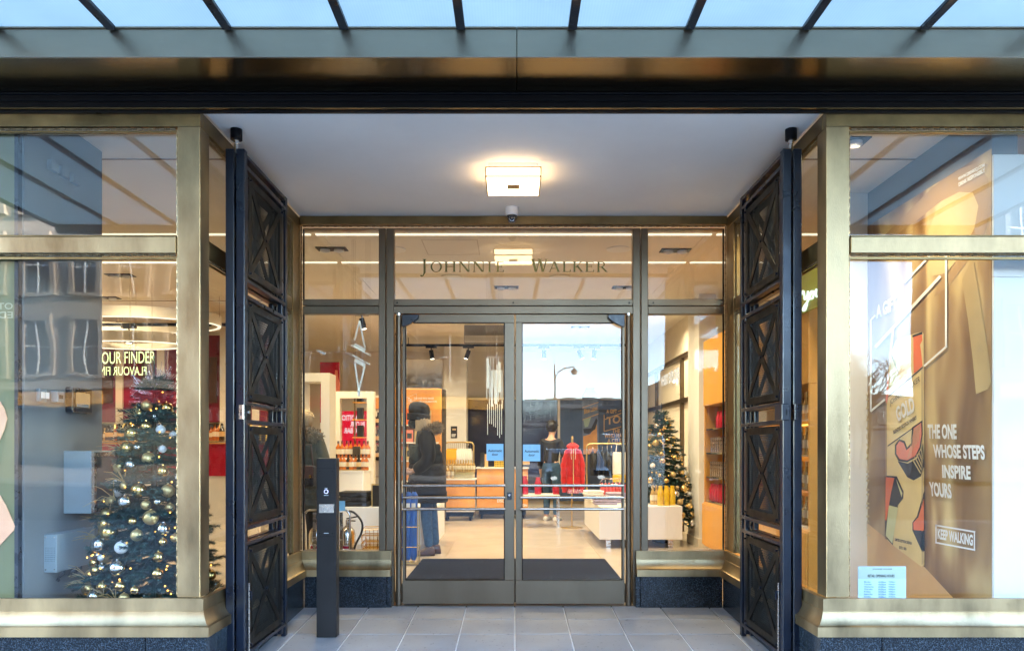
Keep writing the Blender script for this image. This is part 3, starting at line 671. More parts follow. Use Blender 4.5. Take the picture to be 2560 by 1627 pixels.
# ================================================================ SOFFIT LAMP AND CAMERA
D = 4.95
t = thing('ceiling_lamp', 'square brass framed lamp glowing on the white entrance ceiling', 'lamp', (XP(1283, 5.14), 5.14, ZC))
x0, x1 = XP(1213, D), XP(1353.5, D); y0, y1 = D, D + .385; zb, zt = EYE + 1.785, EYE + 1.852
B('back_box', M['white'], t, (x0 + .02, x1 - .02, y0 + .02, y1 - .02, zt + .001, ZC - .0005), bevel=.003)
B('diffuser', M['lamp'], t, (x0 + .004, x1 - .004, y0 + .004, y1 - .004, zb + .003, zt - .002))
e = .009; mb = MB()
for xa, xb in ((x0, x0 + e), (x1 - e, x1)):
    mb.box(xa, xb, y0 + e, y1 - e, zb, zb + e); mb.box(xa, xb, y0 + e, y1 - e, zt - e, zt)
for ya, yb in ((y0, y0 + e), (y1 - e, y1)):
    mb.box(x0 + e, x1 - e, ya, yb, zb, zb + e); mb.box(x0 + e, x1 - e, ya, yb, zt - e, zt)
    for xa, xb in ((x0, x0 + e), (x1 - e, x1)): mb.box(xa, xb, ya, yb, zb, zt)
mb.build('frame', M['goldmatte'], t)
B('badge', M['goldmatte'], t, ((x0 + x1) / 2 - .042, (x0 + x1) / 2 + .042, (y0 + y1) / 2 - .042, (y0 + y1) / 2 + .042, zb - .002, zb + .0029), bevel=.001)
D = 5.90; xc = XP(1280, D)
t = thing('security_camera', 'small white dome security camera hanging over the doors', 'camera', (xc, D, ZC))
MB().lathe([(.053, 0), (.053, -.045), (.050, -.058), (.042, -.064)][::-1], 24, (xc, D, ZC - .0005)).build('housing', M['white'], t, smooth=True)
MB().lathe([(.041, -.0635), (.042, -.070), (.036, -.082), (.034, -.084)][::-1], 24, (xc, D, ZC)).build('collar', M['blackbox'], t, smooth=True)
MB().ball((xc, D, ZC - .085), .036, 20, 12).build('dome', M['darkglass'], t, smooth=True)
n = 20; mb = MB(); mb.tube([(xc + .021 * math.cos(2 * math.pi * i / n), D - .030, ZC - .092 + .021 * math.sin(2 * math.pi * i / n)) for i in range(n + 1)], .0025, 6); mb.build('lens_ring', M['chrome'], t, smooth=True)
# ================================================================ SHOP INTERIOR SHELL
ZI = EYE + 2.0; YB = 15.6
fl = B('shop_floor', M['joint'], None, (-7, 7, D0 + .01, 16, -.06, -.003), kind='structure')
random.seed(5)
xe = [-2.6, -1.7, -.8, .12, 1.02, 1.92, 2.82]
for i in range(len(xe) - 1):
    for k in range(11):
        y0 = D0 + .13 + k * .9
        if y0 > YB - .3: continue
        B('slab', M['creamfloor'], fl, (xe[i] + .002, xe[i + 1] - .002, y0 + .002, y0 + .898, -.02, random.uniform(-.0006, .0006)))
for a, b in ((-7, -2.604), (2.824, 7)): B('slab', M['creamfloor'], fl, (a, b, D0 + .13, YB, -.02, 0))
B('display_floor', M['cream'], None, (-4.6, XL - .05, D1 + .06, 5.85, .10, .20), kind='structure')
B('display_floor', M['white'], None, (XR + .05, 4.6, D1 + .06, 5.93, -.02, .02), kind='structure')
cl = B('shop_ceiling', M['cream'], None, (-7, -1.80, D1 + .06, 16, ZI, ZI + .2), (1.80, 7, D1 + .06, 16, ZI, ZI + .2), (-1.795, 1.795, D0 + .08, 16, ZI, ZI + .2), kind='structure')
for y in (7.03, 8.09):
    for a, b in ((-6.9, -1.9), (-1.85, 1.85), (1.9, 6.9)): B('cove_strip', M['cove'], cl, (a, b, y - .02, y + .02, ZI - .010, ZI - .001))
B('wall_left', M['cream'], None, (-7.2, -7, 4.4, 16, -.05, ZI + .2), kind='structure')
B('wall_right', M['cream'], None, (7, 7.2, 4.4, 16, -.05, ZI + .2), kind='structure')
B('wall_back', M['cream'], None, (-7, 7, YB, YB + .2, -.05, ZI + .2), kind='structure')
B('wall_front', M['cream'], None, (-7.2, -4.36, D1 + .02, 4.38, -.1, ZI + .2), (4.36, 7.2, D1 + .02, 4.38, -.1, ZI + .2), kind='structure')
B('lintel', M['cream'], None, (-4.355, XL - .052, D1 + .055, 4.30, EYE + 1.79, ZI), (XR + .052, 4.355, D1 + .055, 4.30, EYE + 1.79, ZI), kind='structure')
B('riser', M['cream'], None, (-7, XL - .06, 5.86, 5.90, -.02, .195), kind='structure')
for y in (5.2, 10.2): B('ceiling_trim', M['brass_dark'], cl, (-6.9, -1.85, y, y + .012, ZI - .006, ZI - .0005), (1.85, 6.9, y, y + .012, ZI - .006, ZI - .0005))
# ---------------------------------------------------------------- lamps of the shop
def arealight(parent, loc, size, energy, col=(1, .81, .50), aim=None):
    la = bpy.data.lights.new('lamp_light', 'AREA'); la.shape = 'DISK'; la.size = size; la.energy = energy * LK; la.color = col; la.spread = R(150)
    o = bpy.data.objects.new('lamp_light', la); COL.objects.link(o); o.location = loc; o.parent = parent
    o.matrix_parent_inverse = Matrix.Translation(-V(parent.location))
    if aim: o.rotation_euler = (V(loc) - V(aim)).to_track_quat('Z', 'Y').to_euler()
    return o
def downlight(x, y, where, en=16):
    t = thing('downlight', 'black twin downlight recessed in the shop ceiling ' + where, 'downlight', (x, y, ZI))
    B('frame', M['black'], t, (x - .15, x + .15, y - .075, y + .075, ZI - .008, ZI - .0005))
    for dx in (-.07, .07):
        MB().lathe([(.038, -.0095), (.046, -.028), (.05, -.030), (.05, -.0085)], 14, (x + dx, y, ZI)).build('bezel', M['white'], t, smooth=True)
        arealight(t, (x + dx, y, ZI - .031), .085, en)
DL = [(XP(871, 8.3), 7.55, 'over the fire extinguisher trolley'), (XP(1654, 8.3), 7.6, 'over the yellow bottles'), (XP(1266, 9.3), 9.35, 'over the end of the door mat'), (XP(1562, 9.3), 9.35, 'in front of the whisky explorer wall'),
      (-1.75, 10.8, 'over the white bench end'), (-4.55, 8.7, 'in front of the burgundy bar'), (-2.9, 10.2, 'over the bottle counter'), (4.4, 8.8, 'behind the golden shelf unit'), (-.4, 12.4, 'over the gold bottle table'),
      (1.1, 12.4, 'over the red hooded top'), (-2.2, 13.2, 'over the orange gift display'), (2.0, 11.2, 'over the farther Christmas tree'), (-3.3, 5.4, 'over the nearer Christmas tree'), (2.15, 4.9, 'over the whisky poster'), (-5.4, 10.0, 'over the burgundy bar end'), (3.9, 12.5, 'by the back corner')]
for x, y, wh in DL: downlight(x, y, wh, (12 if x > 0 else 5) if y < 5.6 else 8 if x < -4 else 15)
def trackspot(x, y, z, tilt, label, en=0):
    t = thing('track_spotlight', label, 'spotlight', (x, y, z))
    B('track', M['black'], t, (x - .10, x + .10, y - .02, y + .02, z - .03, z))
    MB().tube([(x, y, z - .03), (x, y, z - .09)], .01, 8).build('stem', M['black'], t)
    d = V((math.sin(tilt), 0, -math.cos(tilt))); p = V((x, y, z - .10))
    MB().tube([p - d * .03, p + d * .13], .04, 14).build('can', M['black'], t, smooth=True)
    MB().tube([p + d * .1301, p + d * .133], .034, 14).build('lens', M['spot'], t)
    return t
tr = thing('ceiling_track', 'long black lighting track hung across the shop ceiling', 'lighting track', (0, 13.6, ZI - .1))
B('rail', M['black'], tr, (-2.1, 2.4, 13.58, 13.62, ZI - .16, ZI - .12))
for x in (-1.9, .1, 2.2): MB().tube([(x, 13.6, ZI), (x, 13.6, ZI - .12)], .006, 6).build('rod', M['black'], tr)
for px, ti, wh in ((1078, .15, 'aimed at the black poster column'), (1171, -.35, 'aimed at the clothes rail'), (1360, .0, 'above the person in jeans'), (1448, .4, 'aimed at the navy poster'), (1486, -.1, 'between navy poster and door track end')):
    trackspot(XP(px, 13.6), 13.6, ZI - .16, ti, 'black cylinder spotlight on the ceiling track ' + wh)
trackspot(XP(905, 11.2), 11.2, ZI - .0, .25, 'black spotlight on the ceiling above the red screen portal')
tr = thing('ceiling_track', 'short black lighting track in front of the burgundy bar wall', 'lighting track', (-5, 10.3, ZI - .1))
B('rail', M['black'], tr, (-6.4, -3.6, 10.28, 10.32, ZI - .33, ZI - .29))
for x in (-6, -4.2): MB().tube([(x, 10.3, ZI), (x, 10.3, ZI - .29)], .006, 6).build('rod', M['black'], tr)
trackspot(XP(322, 10.3), 10.3, ZI - .33, 0, 'black spotlight on the track above the neon sign'); trackspot(XP(397, 10.3), 10.3, ZI - 1.05, .2, 'black spotlight hung beside the neon sign end')
hx0, hx1 = XP(1044, 6.95), XP(1190, 6.95); hy0, hy1 = 7.22, 7.78
for a in ((hx0, hx1, hy0, hy0 + .006), (hx0, hx1, hy1 - .006, hy1), (hx0, hx0 + .006, hy0 + .0062, hy1 - .0062), (hx1 - .006, hx1, hy0 + .0062, hy1 - .0062)): B('hatch_joint', M['joint'], cl, (*a, ZI - .0015, ZI - .0003))
# round ceiling speakers
for px, py, wh in ((985, 623, 'above the umbrella stand'), (1546, 622, 'above the yellow bottles'), (1129, 691, 'over the middle of the mat'), (1399, 691, 'deeper in beyond the mat')):
    d = 2.0 * F / (HY - py); t = thing('ceiling_speaker', 'flat round speaker grille in the cream ceiling ' + wh, 'speaker', (XP(px, d), d, ZI))
    MB().lathe([(.12, -.001), (.12, -.010), (.11, -.012)], 28, (XP(px, d), d, ZI)).build('rim', M['white'], t, smooth=True)
    MB().lathe([(.109, -.0025), (.109, -.011)], 28, (XP(px, d), d, ZI)).build('grille', M['greywall'], t)
t = thing('air_vent', 'slatted grey air vent set in the upper shop wall', 'air vent', (-.4, 13.0, 2.9))
vx0, vx1 = XP(1160, 12.2), XP(1262, 12.2); zv0, zv1 = ZP(857, 12.2), ZP(838, 12.2)
B('back', M['greywall'], t, (vx0, vx1, 12.22, 12.3, zv0, ZI - .001))
for i in range(6): z = zv0 + .01 + i * .02; B('slat', M['white'], t, (vx0 + .01, vx1 - .01, 12.19, 12.218, z, z + .009))
# ================================================================ LEFT DISPLAY
XWL = -2.78
pw = B('partition_wall', M['greywall'], None, (XWL - .12, XWL, 4.27, 5.08, .201, ZI - .001), label='grey partition wall behind the shop window glass carrying control boxes', cat='wall')
t = thing('window_panel', 'olive yellow display panel with dark edge at the side of the grey partition', 'panel', (-3.3, 4.25, .43))
xg = XP(38, 4.24)
B('board', M['greenpanel'], t, (-4.2, xg, 4.236, 4.262, .201, EYE + 1.765)); B('edge', M['darkplastic'], t, (xg + .0005, xg + .022, 4.232, 4.266, .201, EYE + 1.765))
mb = MB()
for s_, py in (('TO', 765), ('DE', 787)):
    D = 4.2355; addtext(mb, s_[::-1], (XP(32, D), D, ZP(py + 8, D)), (XP(-6, D), D, ZP(py + 8, D)), (XP(32, D), D, ZP(py - 8, D)))
me = bpy.data.meshes.new('lettering'); me.from_pydata(mb.v, [], mb.f); me.materials.append(mat('pale_olive_ink', (.33, .32, .20), .5, 0, 0, 4, rvar=0)); obj('lettering', me, t)
D = D1 + .060
for pts, lb in (([(-60, 985), (0, 1003), (11, 1022), (18, 1046), (11, 1072), (-2, 1102), (-60, 1130)], 'rounded peach card cut-out on the window glass'), ([(-60, 1200), (0, 1238), (14, 1262), (37, 1314), (35, 1324), (0, 1362), (-60, 1400)], 'pointed peach card cut-out below the rounded one')):
    mb = MB(); mb.prism([W(x, y, D) for x, y in pts], (0, .006, 0)); mb.build('card_cutout', M['peach'], None, bevel=.0015, label=lb, cat='cut-out')
def WL(px, X): return DX(px, X)
def zat(py, d): return ZP(py, d)
def wallbox(name, m, px0, px1, py0, py1, dep, par, bevel=.004):
    """box on the partition; px0..px1 on its face, py at the near edge"""
    a, b = WL(px0, XWL + dep), WL(px1, XWL + dep); return B(name, m, par, (XWL + .0005, XWL + dep, a, b, zat(py1, a), zat(py0, a)), bevel=bevel), a, b, zat(py1, a), zat(py0, a)
t = thing('light_switch', 'white switch plate on the grey partition wall', 'switch', (XWL, 4.43, 1.5))
_, a, b, z0, z1 = wallbox('plate', M['cabinet'], 99, 118, 970, 1003, .022, t)
for k in (0, 1): B('rocker', M['white'], t, (XWL + .0225, XWL + .028, a + .012 + k * .04, a + .045 + k * .04, z0 + .02, z1 - .02), bevel=.002)
t = thing('thermostat', 'white thermostat with small display between switch plate and dark screen', 'thermostat', (XWL, 4.6, 1.5))
_, a, b, z0, z1 = wallbox('case', M['cabinet'], 144, 161, 976, 1005, .045, t)
B('display', M['darkplastic'], t, (XWL + .0455, XWL + .047, a + .015, b - .015, z0 + .022, z0 + .045))
t = thing('control_screen', 'dark framed touch screen on the grey partition wall', 'screen', (XWL, 4.83, 1.5))
_, a, b, z0, z1 = wallbox('case', M['darkplastic'], 182, 231, 967, 1030, .05, t, .006)
B('display', M['screen'], t, (XWL + .0505, XWL + .052, a + .035, b - .03, z0 + .035, z1 - .03)); B('toolbar', M['cabinet'], t, (XWL + .0525, XWL + .0532, a + .04, b - .05, z0 + .037, z0 + .055))
t = thing('wall_cabinet', 'pale grey metal cabinet with glazed door on the grey partition', 'cabinet', (XWL, 4.82, .9))
xf = XWL + .172; a, b = 4.64, DX(305, xf); z0, z1 = ZP(1284, a), ZP(1126, a)
B('body', M['cabinet'], t, (XWL + .0005, xf, a, b, z0, z1), bevel=.005)
dr = B('door', M['steel'], t, (xf + .001, xf + .018, a + .006, a + .03, z0 + .01, z1 - .01), (xf + .001, xf + .018, b - .03, b - .006, z0 + .01, z1 - .01), (xf + .001, xf + .018, a + .0305, b - .0305, z0 + .01, z0 + .035), (xf + .001, xf + .018, a + .0305, b - .0305, z1 - .035, z1 - .01))
B('pane', M['winpane'], dr, (xf + .004, xf + .010, a + .0308, b - .0308, z0 + .0352, z1 - .0352))
mb = MB(); mb.tube([(xf + .03, b - .05, z0 + .30), (xf + .035, b - .06, z0 + .22), (xf + .03, b - .05, z0 + .17), (xf + .03, b - .05, z0 + .08)], .012, 8); mb.build('handset', M['steel'], dr, smooth=True)
ky = B('key', M['steel'], t, (xf + .019, xf + .03, b - .022, b - .012, z0 + .20, z0 + .23)); B('tag', mat('green_tag', (.05, .6, .2), .5), ky, (xf + .021, xf + .026, b - .027, b - .008, z0 + .15, z0 + .198))
t = thing('junction_box', 'white perforated electrical box with looped cables low on the partition', 'electrical box', (XWL, 4.65, .65))
xf = XWL + .075; a, b = 4.45, DX(237, xf); z0, z1 = ZP(1431, a), ZP(1335, a)
B('body', M['cabinet'], t, (XWL + .0005, xf, a, b, z0, z1), bevel=.003)
mb = MB()
for i in range(7):
    for k in range(8): x = XWL + .012 + i * .0085; z = z0 + .07 + k * .011; mb.tube([(x, a - .0012, z), (x, a + .001, z)], .002, 5)
mb.build('perforation', M['darkplastic'], t, kind='stuff')
for x, z in ((XWL + .012, z0 + .018), (xf - .012, z0 + .018), (XWL + .012, z1 - .018), (xf - .012, z1 - .018)): MB().tube([(x, a - .003, z), (x, a + .001, z)], .004, 8).build('screw', M['steel'], t)
for o_ in (.07, .19, .25):
    n = 14; MB().tube([(xf - .02 + .01 * math.sin(i), a + o_ + .03 * math.cos(math.pi * i / 7), z0 - .0 - .06 * math.sin(math.pi * i / n) * (1 - o_)) for i in range(n + 1)], .005, 6).build('cable', M['hose'], t, smooth=True)
t = thing('wall_vent_plate', 'row of blank cover plates high on the grey partition', 'cover plate', (XWL, 4.6, 2.6))
for px0, px1, py in ((117, 136, 400), (144, 163, 416), (172, 190, 434)):
    a, b = WL(px0, XWL), WL(px1, XWL); z = ZP(py, a); B('plate', M['greywall'], t, (XWL + .0005, XWL + .03, a, b, z - .055, z + .005), bevel=.003)
# ================================================================ CHRISTMAS TREES
BALL = {}
for k, (n, m_) in enumerate((('gold', 'gold'), ('goldmatte', 'goldmatte'), ('silver', 'silver'), ('white', 'whiteball'))):
    mb = MB(); mb.ball((0, 0, 0), 1, 14, 9); mb.lathe([(.16, .95), (.16, 1.12), (.05, 1.13)], 8); BALL[n] = mb.mesh('bauble', M[m_], True)
def xmas(label, loc, H, RB, seed, nball, face, rb=(.022, .055), straws=10, tip=True):
    random.seed(seed); rnd = random.random
    t = thing('christmas_tree', label, 'Christmas tree', loc)
    X, Y, Z = loc
    MB().tube([(X, Y, Z), (X, Y, Z + H * .97)], [.035, .008], 8).build('trunk', M['bark'], t)
    mb = MB(); tips = []
    def needles(a, b, dens, ln):
        d = b - a; L_ = d.length; d = d / L_; n = max(3, int(L_ * dens)); u = d.cross(V((0, 0, 1))); u = u.normalized() if u.length > .01 else V((1, 0, 0)); v_ = u.cross(d)
        vs, fs = [], []
        for i in range(n):
            p = a + d * (L_ * (i + rnd()) / n); th = rnd() * 6.283; o = (u * math.cos(th) + v_ * math.sin(th)); q = p + (o * .75 + d * .65) * ln * (.7 + .6 * rnd()); s_ = d.cross(o) * .0022
            k = len(vs); vs += [p - s_, p + s_, q]; fs.append((k, k + 1, k + 2))
        mb.add(vs, fs)
    lv = int(H * 15)
    for i in range(lv):
        f = (i + .2) / lv; z = Z + H * (.06 + .90 * f); rad = RB * (1 - f) ** .75 + .03
        nb = int(8 + 15 * (1 - f)); a0 = rnd() * 6.28
        for k in range(nb):
            th = a0 + k * 6.283 / nb + (rnd() - .5) * .3; r_ = rad * (.78 + .30 * rnd()); dr_ = V((math.cos(th), math.sin(th), 0))
            z_ = z + (rnd() - .5) * H * .05; p0 = V((X, Y, z_)); p1 = p0 + dr_ * r_ + V((0, 0, -r_ * .30 + .06 * f)); p1.z += .02 * rnd()
            mb.tube([p0, (p0 + p1) / 2 + V((0, 0, .012)), p1], [.005, .004, .002], 4); needles(p0.lerp(p1, .3), p1 + (p1 - p0).normalized() * .015, 900, .026); tips.append((p1, dr_, f))
            for q in range(4 if r_ > .12 else 2):
                c = p0.lerp(p1, .45 + .16 * q); sd = dr_.cross(V((0, 0, 1))) * (1 if q % 2 else -1); e_ = c + (sd * .75 + dr_ * .7).normalized() * (.05 + .07 * rnd() * (1 - f * .5)) + V((0, 0, .015 * (rnd() - .3))); needles(c, e_, 1100, .026); tips.append((e_, dr_, f))
    if tip: needles(V((X, Y, Z + H * .93)), V((X, Y, Z + H * 1.05)), 900, .02)
    mb.build('foliage', M['needle'], t, kind='stuff')
    def surf(f, th, k=1.0):
        rad = (RB * (1 - f) ** .75 + .03) * k; return V((X + rad * math.cos(th), Y + rad * math.sin(th), Z + H * (.05 + .90 * f) - rad * .25))
    used = []
    kinds = ['gold'] * 5 + ['goldmatte'] * 3 + ['silver'] * 3 + ['white'] * 2; c = 0; tr_ = 0
    while c < nball and tr_ < 3000:
        tr_ += 1; f = rnd() ** 1.35 * .92; th = face + (rnd() - .5) * 3.6; p = surf(f, th, .93); r_ = random.uniform(*rb) * (1 - .3 * f)
        if any((p - u).length < r_ + s_ + .006 for u, s_ in used): continue
        used.append((p, r_)); k = random.choice(kinds); r_ *= .72 if k == 'white' else 1
        b = obj('bauble', BALL[k], t); b.scale = (r_,) * 3; b.location = p; b.matrix_parent_inverse = Matrix.Translation(-V(loc)); c += 1
    mb = MB()
    for i in range(85):
        f = rnd() ** 1.2 * .97; th = face + (rnd() - .5) * 4; p = surf(f, th, .86 + .22 * rnd()); mb.ball(p, .0052, 6, 4)
    mb.build('fairy_light', M['fairy'], t, kind='stuff')
    for i in range(straws):
        f = rnd() * .95; th = face + (rnd() - .5) * 3; p = surf(f, th, .95); mb = MB()
        for k in range(6):
            d = V((math.cos(th) + (rnd() - .5) * 1.6, math.sin(th) + (rnd() - .5) * 1.6, rnd() * 1.4 - .3)).normalized(); L_ = .08 + .09 * rnd()
            mb.tube([p, p + d * L_ * .6 + V((0, 0, .01)), p + d * L_ + V((0, 0, -.02 * rnd()))], [.0025, .002, .0008], 4)
        mb.build('dried_spray', M['straw'], t)
    return t
xmas('green Christmas tree with gold and white baubles close behind the window', (-2.285, 4.78, .201), 1.58, .415, 7, 110, -math.pi / 2, (.028, .062), 16)
x2 = XP(1654, 10.3)
tr2 = xmas('Christmas tree deeper in the shop beside the whisky explorer wall', (x2, 10.3, .30), 1.52, .48, 21, 75, -math.pi / 2, (.032, .062), 8)
MB().lathe([(.13, -.2999), (.16, -.04), (.165, -.005), (.02, -.004)], 20, (x2, 10.3, .30)).build('pot', M['blackbox'], tr2, smooth=True)
# silvery spray standing beside the near tree
random.seed(9); mb = MB(); p0 = V((XP(398, 4.95), 4.98, .201)); p1 = W(392, 985, 4.98); mb.tube([p0, p1], .006, 6)
for i in range(150):
    th, ph = random.random() * 6.283, random.uniform(-.35, 1.45); d = V((math.cos(th) * math.cos(ph), math.sin(th) * math.cos(ph) * .5, math.sin(ph))); L_ = random.uniform(.06, .22)
    q = p1 + d * L_; mb.tube([p1 + V((0, 0, random.uniform(-.12, .05))), q], [.0015, .0008], 3); mb.ball(q, .0035, 5, 3)
    for k in range(3): mb.tube([p1 + d * L_ * .5, p1 + d * L_ * .8 + V((random.uniform(-.04, .04), 0, random.uniform(-.04, .04)))], [.001, .0006], 3)
mb.build('glitter_spray', mat('silver_glitter', (.75, .70, .78), .25, .6, .1, 30), None, label='silvery glitter spray ornament standing by the near Christmas tree', cat='ornament')
# ================================================================ BURGUNDY BAR (left background)
t = thing('bar_wall', 'burgundy panelled bar wall with cream posts and amber light strips', 'bar wall', (-5.2, 11, 0))
DB = 11.0
bx0, bx1 = -6.9, -3.55
zb1, zb0 = ZP(838, DB), ZP(1055, DB)
cols = [XP(p, DB) for p in (135, 300, 403, 560, 640)]
for a, b in zip([bx0] + cols, cols + [bx1]):
    if b - a < .2: continue
    B('panel', M['redpanel'], t, (a + .05, b - .05, DB, DB + .05, zb0, zb1), bevel=.006)
    B('shutter', M['leather'], t, (a + .32, b - .10, DB - .02, DB - .001, zb0 + .28, zb0 + .95), bevel=.004)
    B('lower_panel', M['redpanel'], t, (a + .05, b - .05, DB - .01, DB + .05, zb0 + .001, zb0 + .22), bevel=.004)
    B('niche', M['blackbox'], t, (a + .05, b - .05, DB + .03, DB + .06, ZP(1102, DB), zb0 - .02))
    B('shelf', M['goldmatte'], t, (a + .05, b - .05, DB - .10, DB + .029, ZP(1104, DB), ZP(1101, DB)))
    for x in (a + .055, b - .075): B('light_strip', M['amberstrip'], t, (x, x + .02, DB - .02, DB - .002, ZP(1100, DB), zb0 - .03))
for x in cols: B('post', M['cream'], t, (x - .05, x + .05, DB - .03, DB + .06, 0, zb1 + .05))
B('upper_wall', M['cream'], t, (bx0, bx1, DB, DB + .06, zb1 + .052, ZI - .001)); B('counter', M['red'], t, (bx0, bx1, DB - .65, DB - .12, .90, ZP(1110, DB))); B('counter_top', M['orange'], t, (bx0, bx1, DB - .70, DB - .11, ZP(1109.5, DB), ZP(1107, DB)))
B('counter_front', M['cream'], t, (bx0, bx1, DB - .62, DB - .58, 0, .899))
# round illuminated ceiling ring
for cxp, r0, zc, yb, nm in ((330, 1.15, ZP(812, 9.9), 9.9, 'wide glowing cream ring lamp hung over the burgundy bar'), (330, .75, ZP(862, 10.3), 10.3, 'smaller ring lamp hung below the wide one')):
    t = thing('ring_lamp', nm, 'ring lamp', (XP(cxp, yb), yb, zc)); n = 40; mb = MB()
    xc = XP(cxp, yb)
    def rg(r, z): return [(xc + r * math.cos(2 * math.pi * i / n), yb + r * .6 * math.sin(2 * math.pi * i / n), z) for i in range(n)]
    a_, b_, c_, d_ = rg(r0, zc), rg(r0, zc + .13), rg(r0 - .05, zc + .13), rg(r0 - .05, zc)
    mb.loft([a_, b_, c_, d_, a_], cap=False); mb.build('band', M['cream'], t, smooth=True)
    mb = MB(); mb.loft([rg(r0 - .004, zc - .012), rg(r0 - .004, zc - .001), rg(r0 - .046, zc - .001), rg(r0 - .046, zc - .012), rg(r0 - .004, zc - .012)], cap=False); mb.build('light_strip', M['cove'], t)
    for k in (0, 13, 26): p = a_[k]; MB().tube([(p[0], p[1], zc + .1), (p[0], p[1], ZI)], .004, 5).build('wire', M['steel'], t)
D = 9.2
t = thing('neon_sign', 'glowing neon sign reading FLAVOUR FINDER above the bar', 'neon sign', W(300, 895, D))
ftext('tube_lettering', 'FLAVOUR FINDER', W(203, 911, D), W(388, 907, D), W(203, 881, D), M['neon'], t, .0)
for px in (210, 325, 380): MB().tube([W(px, 882, D), W(px, 882, D) + V((0, 0, ZP(882, D) * 0 + ZI - ZP(882, D)))], .002, 4).build('wire', M['steel'], t)
t = thing('neon_sign', 'neon lettering FLAVOUR FINDER running reversed below the first sign', 'neon sign', W(300, 925, D + .3))
ftext('tube_lettering', 'FLAVOUR FINDER', W(366, 938, D + .3), W(212, 938, D + .3), W(366, 916, D + .3), M['neon'], t, .0)  # same lettering mirrored left to right, one row lower
for px in (225, 340): MB().tube([W(px, 914, D + .3), W(px, 914, D + .3) + V((0, 0, ZI - ZP(914, D + .3)))], .002, 4).build('wire', M['steel'], t)
# ================================================================ RIGHT DISPLAY: poster wall
XWR = 2.78
wr = thing('poster_wall', 'partition wall with pale return panel behind the poster window', 'wall', (XWR + .1, 4.37, .43))
B('partition', M['greywall'], wr, (XWR, XWR + .15, 4.372, 5.98, .021, ZI - .001))
B('return_panel', M['white'], wr, (XWR, 4.5, 4.352, 4.3715, .021, ZP(693, 4.36)), bevel=.002)
B('return_panel', M['white'], wr, (XWR, 4.5, 4.356, 4.3715, ZP(692, 4.36), ZI - .3), bevel=.002)
B('corner_pillar', M['cream'], wr, (XWR - .22, XWR - .001, 5.90, 5.97, .021, ZI - .001))
po = thing('poster', 'tall golden brown whisky poster reading KEEP WALKING on the partition', 'poster', (XWR, 5.1, .43))
def PW(px, py, k=0):
    x = XWR - .004 - k * .0012; d = x * F / (px - CX); return V((x, d, ZP(py, d)))
def pprint(name, m, pts, k, par=po):
    mb = MB(); ps = [PW(x, y, k) for x, y in pts]; n = len(ps); mb.add(ps, [tuple(range(n))]); return mb.build(name, m, par)
d0, d1 = DX(2480, XWR), DX(2166, XWR)
zt_ = ZP(372, d0)
B('sheet', M['banner'], po, (XWR - .0035, XWR - .0005, d0, d1, .03, zt_))
c_dark = mat('print_umber', (.38, .24, .11), .42, 0, .1, 3); c_pale = mat('print_pale_gold', (.60, .45, .22), .4, 0, .12, 2); c_gold = mat('print_label_gold', (.80, .62, .27), .4, 0, .08, 4)
c_or = mat('print_vermilion', (.80, .16, .045), .4, 0, .1, 6); c_rose = mat('print_coral', (.78, .22, .15), .4, 0, .1, 6); c_ink = M['ink']; c_wh = M['whiteink']; c_sand = mat('print_sand', (.70, .44, .19), .42, 0, .08, 2); c_lime = mat('print_pale_lime', (.66, .68, .36), .4, 0, .08, 4)
pprint('swirl', c_dark, [(2395, 425), (2440, 408), (2470, 445), (2479, 520), (2462, 585), (2425, 645), (2375, 712), (2335, 742), (2352, 700), (2400, 640), (2436, 570), (2446, 515), (2432, 482), (2398, 480), (2350, 505), (2300, 545), (2250, 580), (2200, 600), (2260, 540), (2330, 470)], 1)
pprint('swirl', c_pale, [(2350, 505), (2398, 480), (2432, 482), (2446, 515), (2436, 570), (2400, 640), (2370, 682), (2330, 690), (2318, 640), (2322, 575)], 1)
pprint('ray', mat('print_soft_gold', (.46, .325, .145), .42, 0, .15, 2), [(2405, 700), (2432, 640), (2452, 760), (2470, 880), (2478, 955), (2470, 972), (2440, 985), (2432, 900), (2420, 800)], 2)
pprint('slope', c_sand, [(2166, 1305), (2240, 1365), (2310, 1415), (2375, 1485), (2420, 1530), (2300, 1540), (2166, 1515)], 1)
gp = [(2214, 1010), (2222, 920), (2228, 880), (2240, 850), (2285, 834), (2306, 829), (2309, 835), (2311, 1412), (2304, 1416), (2240, 1368), (2212, 1345)]
pprint('bottle', c_gold, gp, 3)
pprint('bottle_edge', c_pale, [(2303, 925), (2307, 918), (2309, 1405), (2304, 1412)], 4)
pprint('bottle_shade', c_dark, [(2214, 1010), (2217, 1000), (2217, 1350), (2212, 1345)], 4)
pprint('shape', c_or, [(2283, 842), (2305, 836), (2306, 850), (2300, 862), (2303, 880), (2306, 915), (2284, 934)], 4)
pprint('shape', c_ink, [(2281, 838), (2306, 829), (2306, 835), (2281, 843)], 5)
pprint('shape', c_lime, [(2229, 890), (2234, 884), (2244, 920), (2247, 962), (2222, 984), (2224, 930)], 4)
pprint('shape', c_or, [(2214, 1000), (2219, 940), (2222, 930), (2221, 990), (2217, 1010)], 5)
for a, b in (((2219, 991), (2307, 916)), ((2219, 1113), (2306, 1051)), ((2228, 884), (2246, 930))):
    pprint('rule', c_ink, [a, b, (b[0], b[1] + 3), (a[0], a[1] + 3)], 5)
pprint('shape', c_ink, [(2280, 1068), (2306, 1050), (2307, 1085), (2302, 1120), (2290, 1143), (2268, 1155), (2246, 1152), (2237, 1135), (2237, 1112), (2248, 1097), (2262, 1102), (2268, 1118), (2277, 1108)], 4)
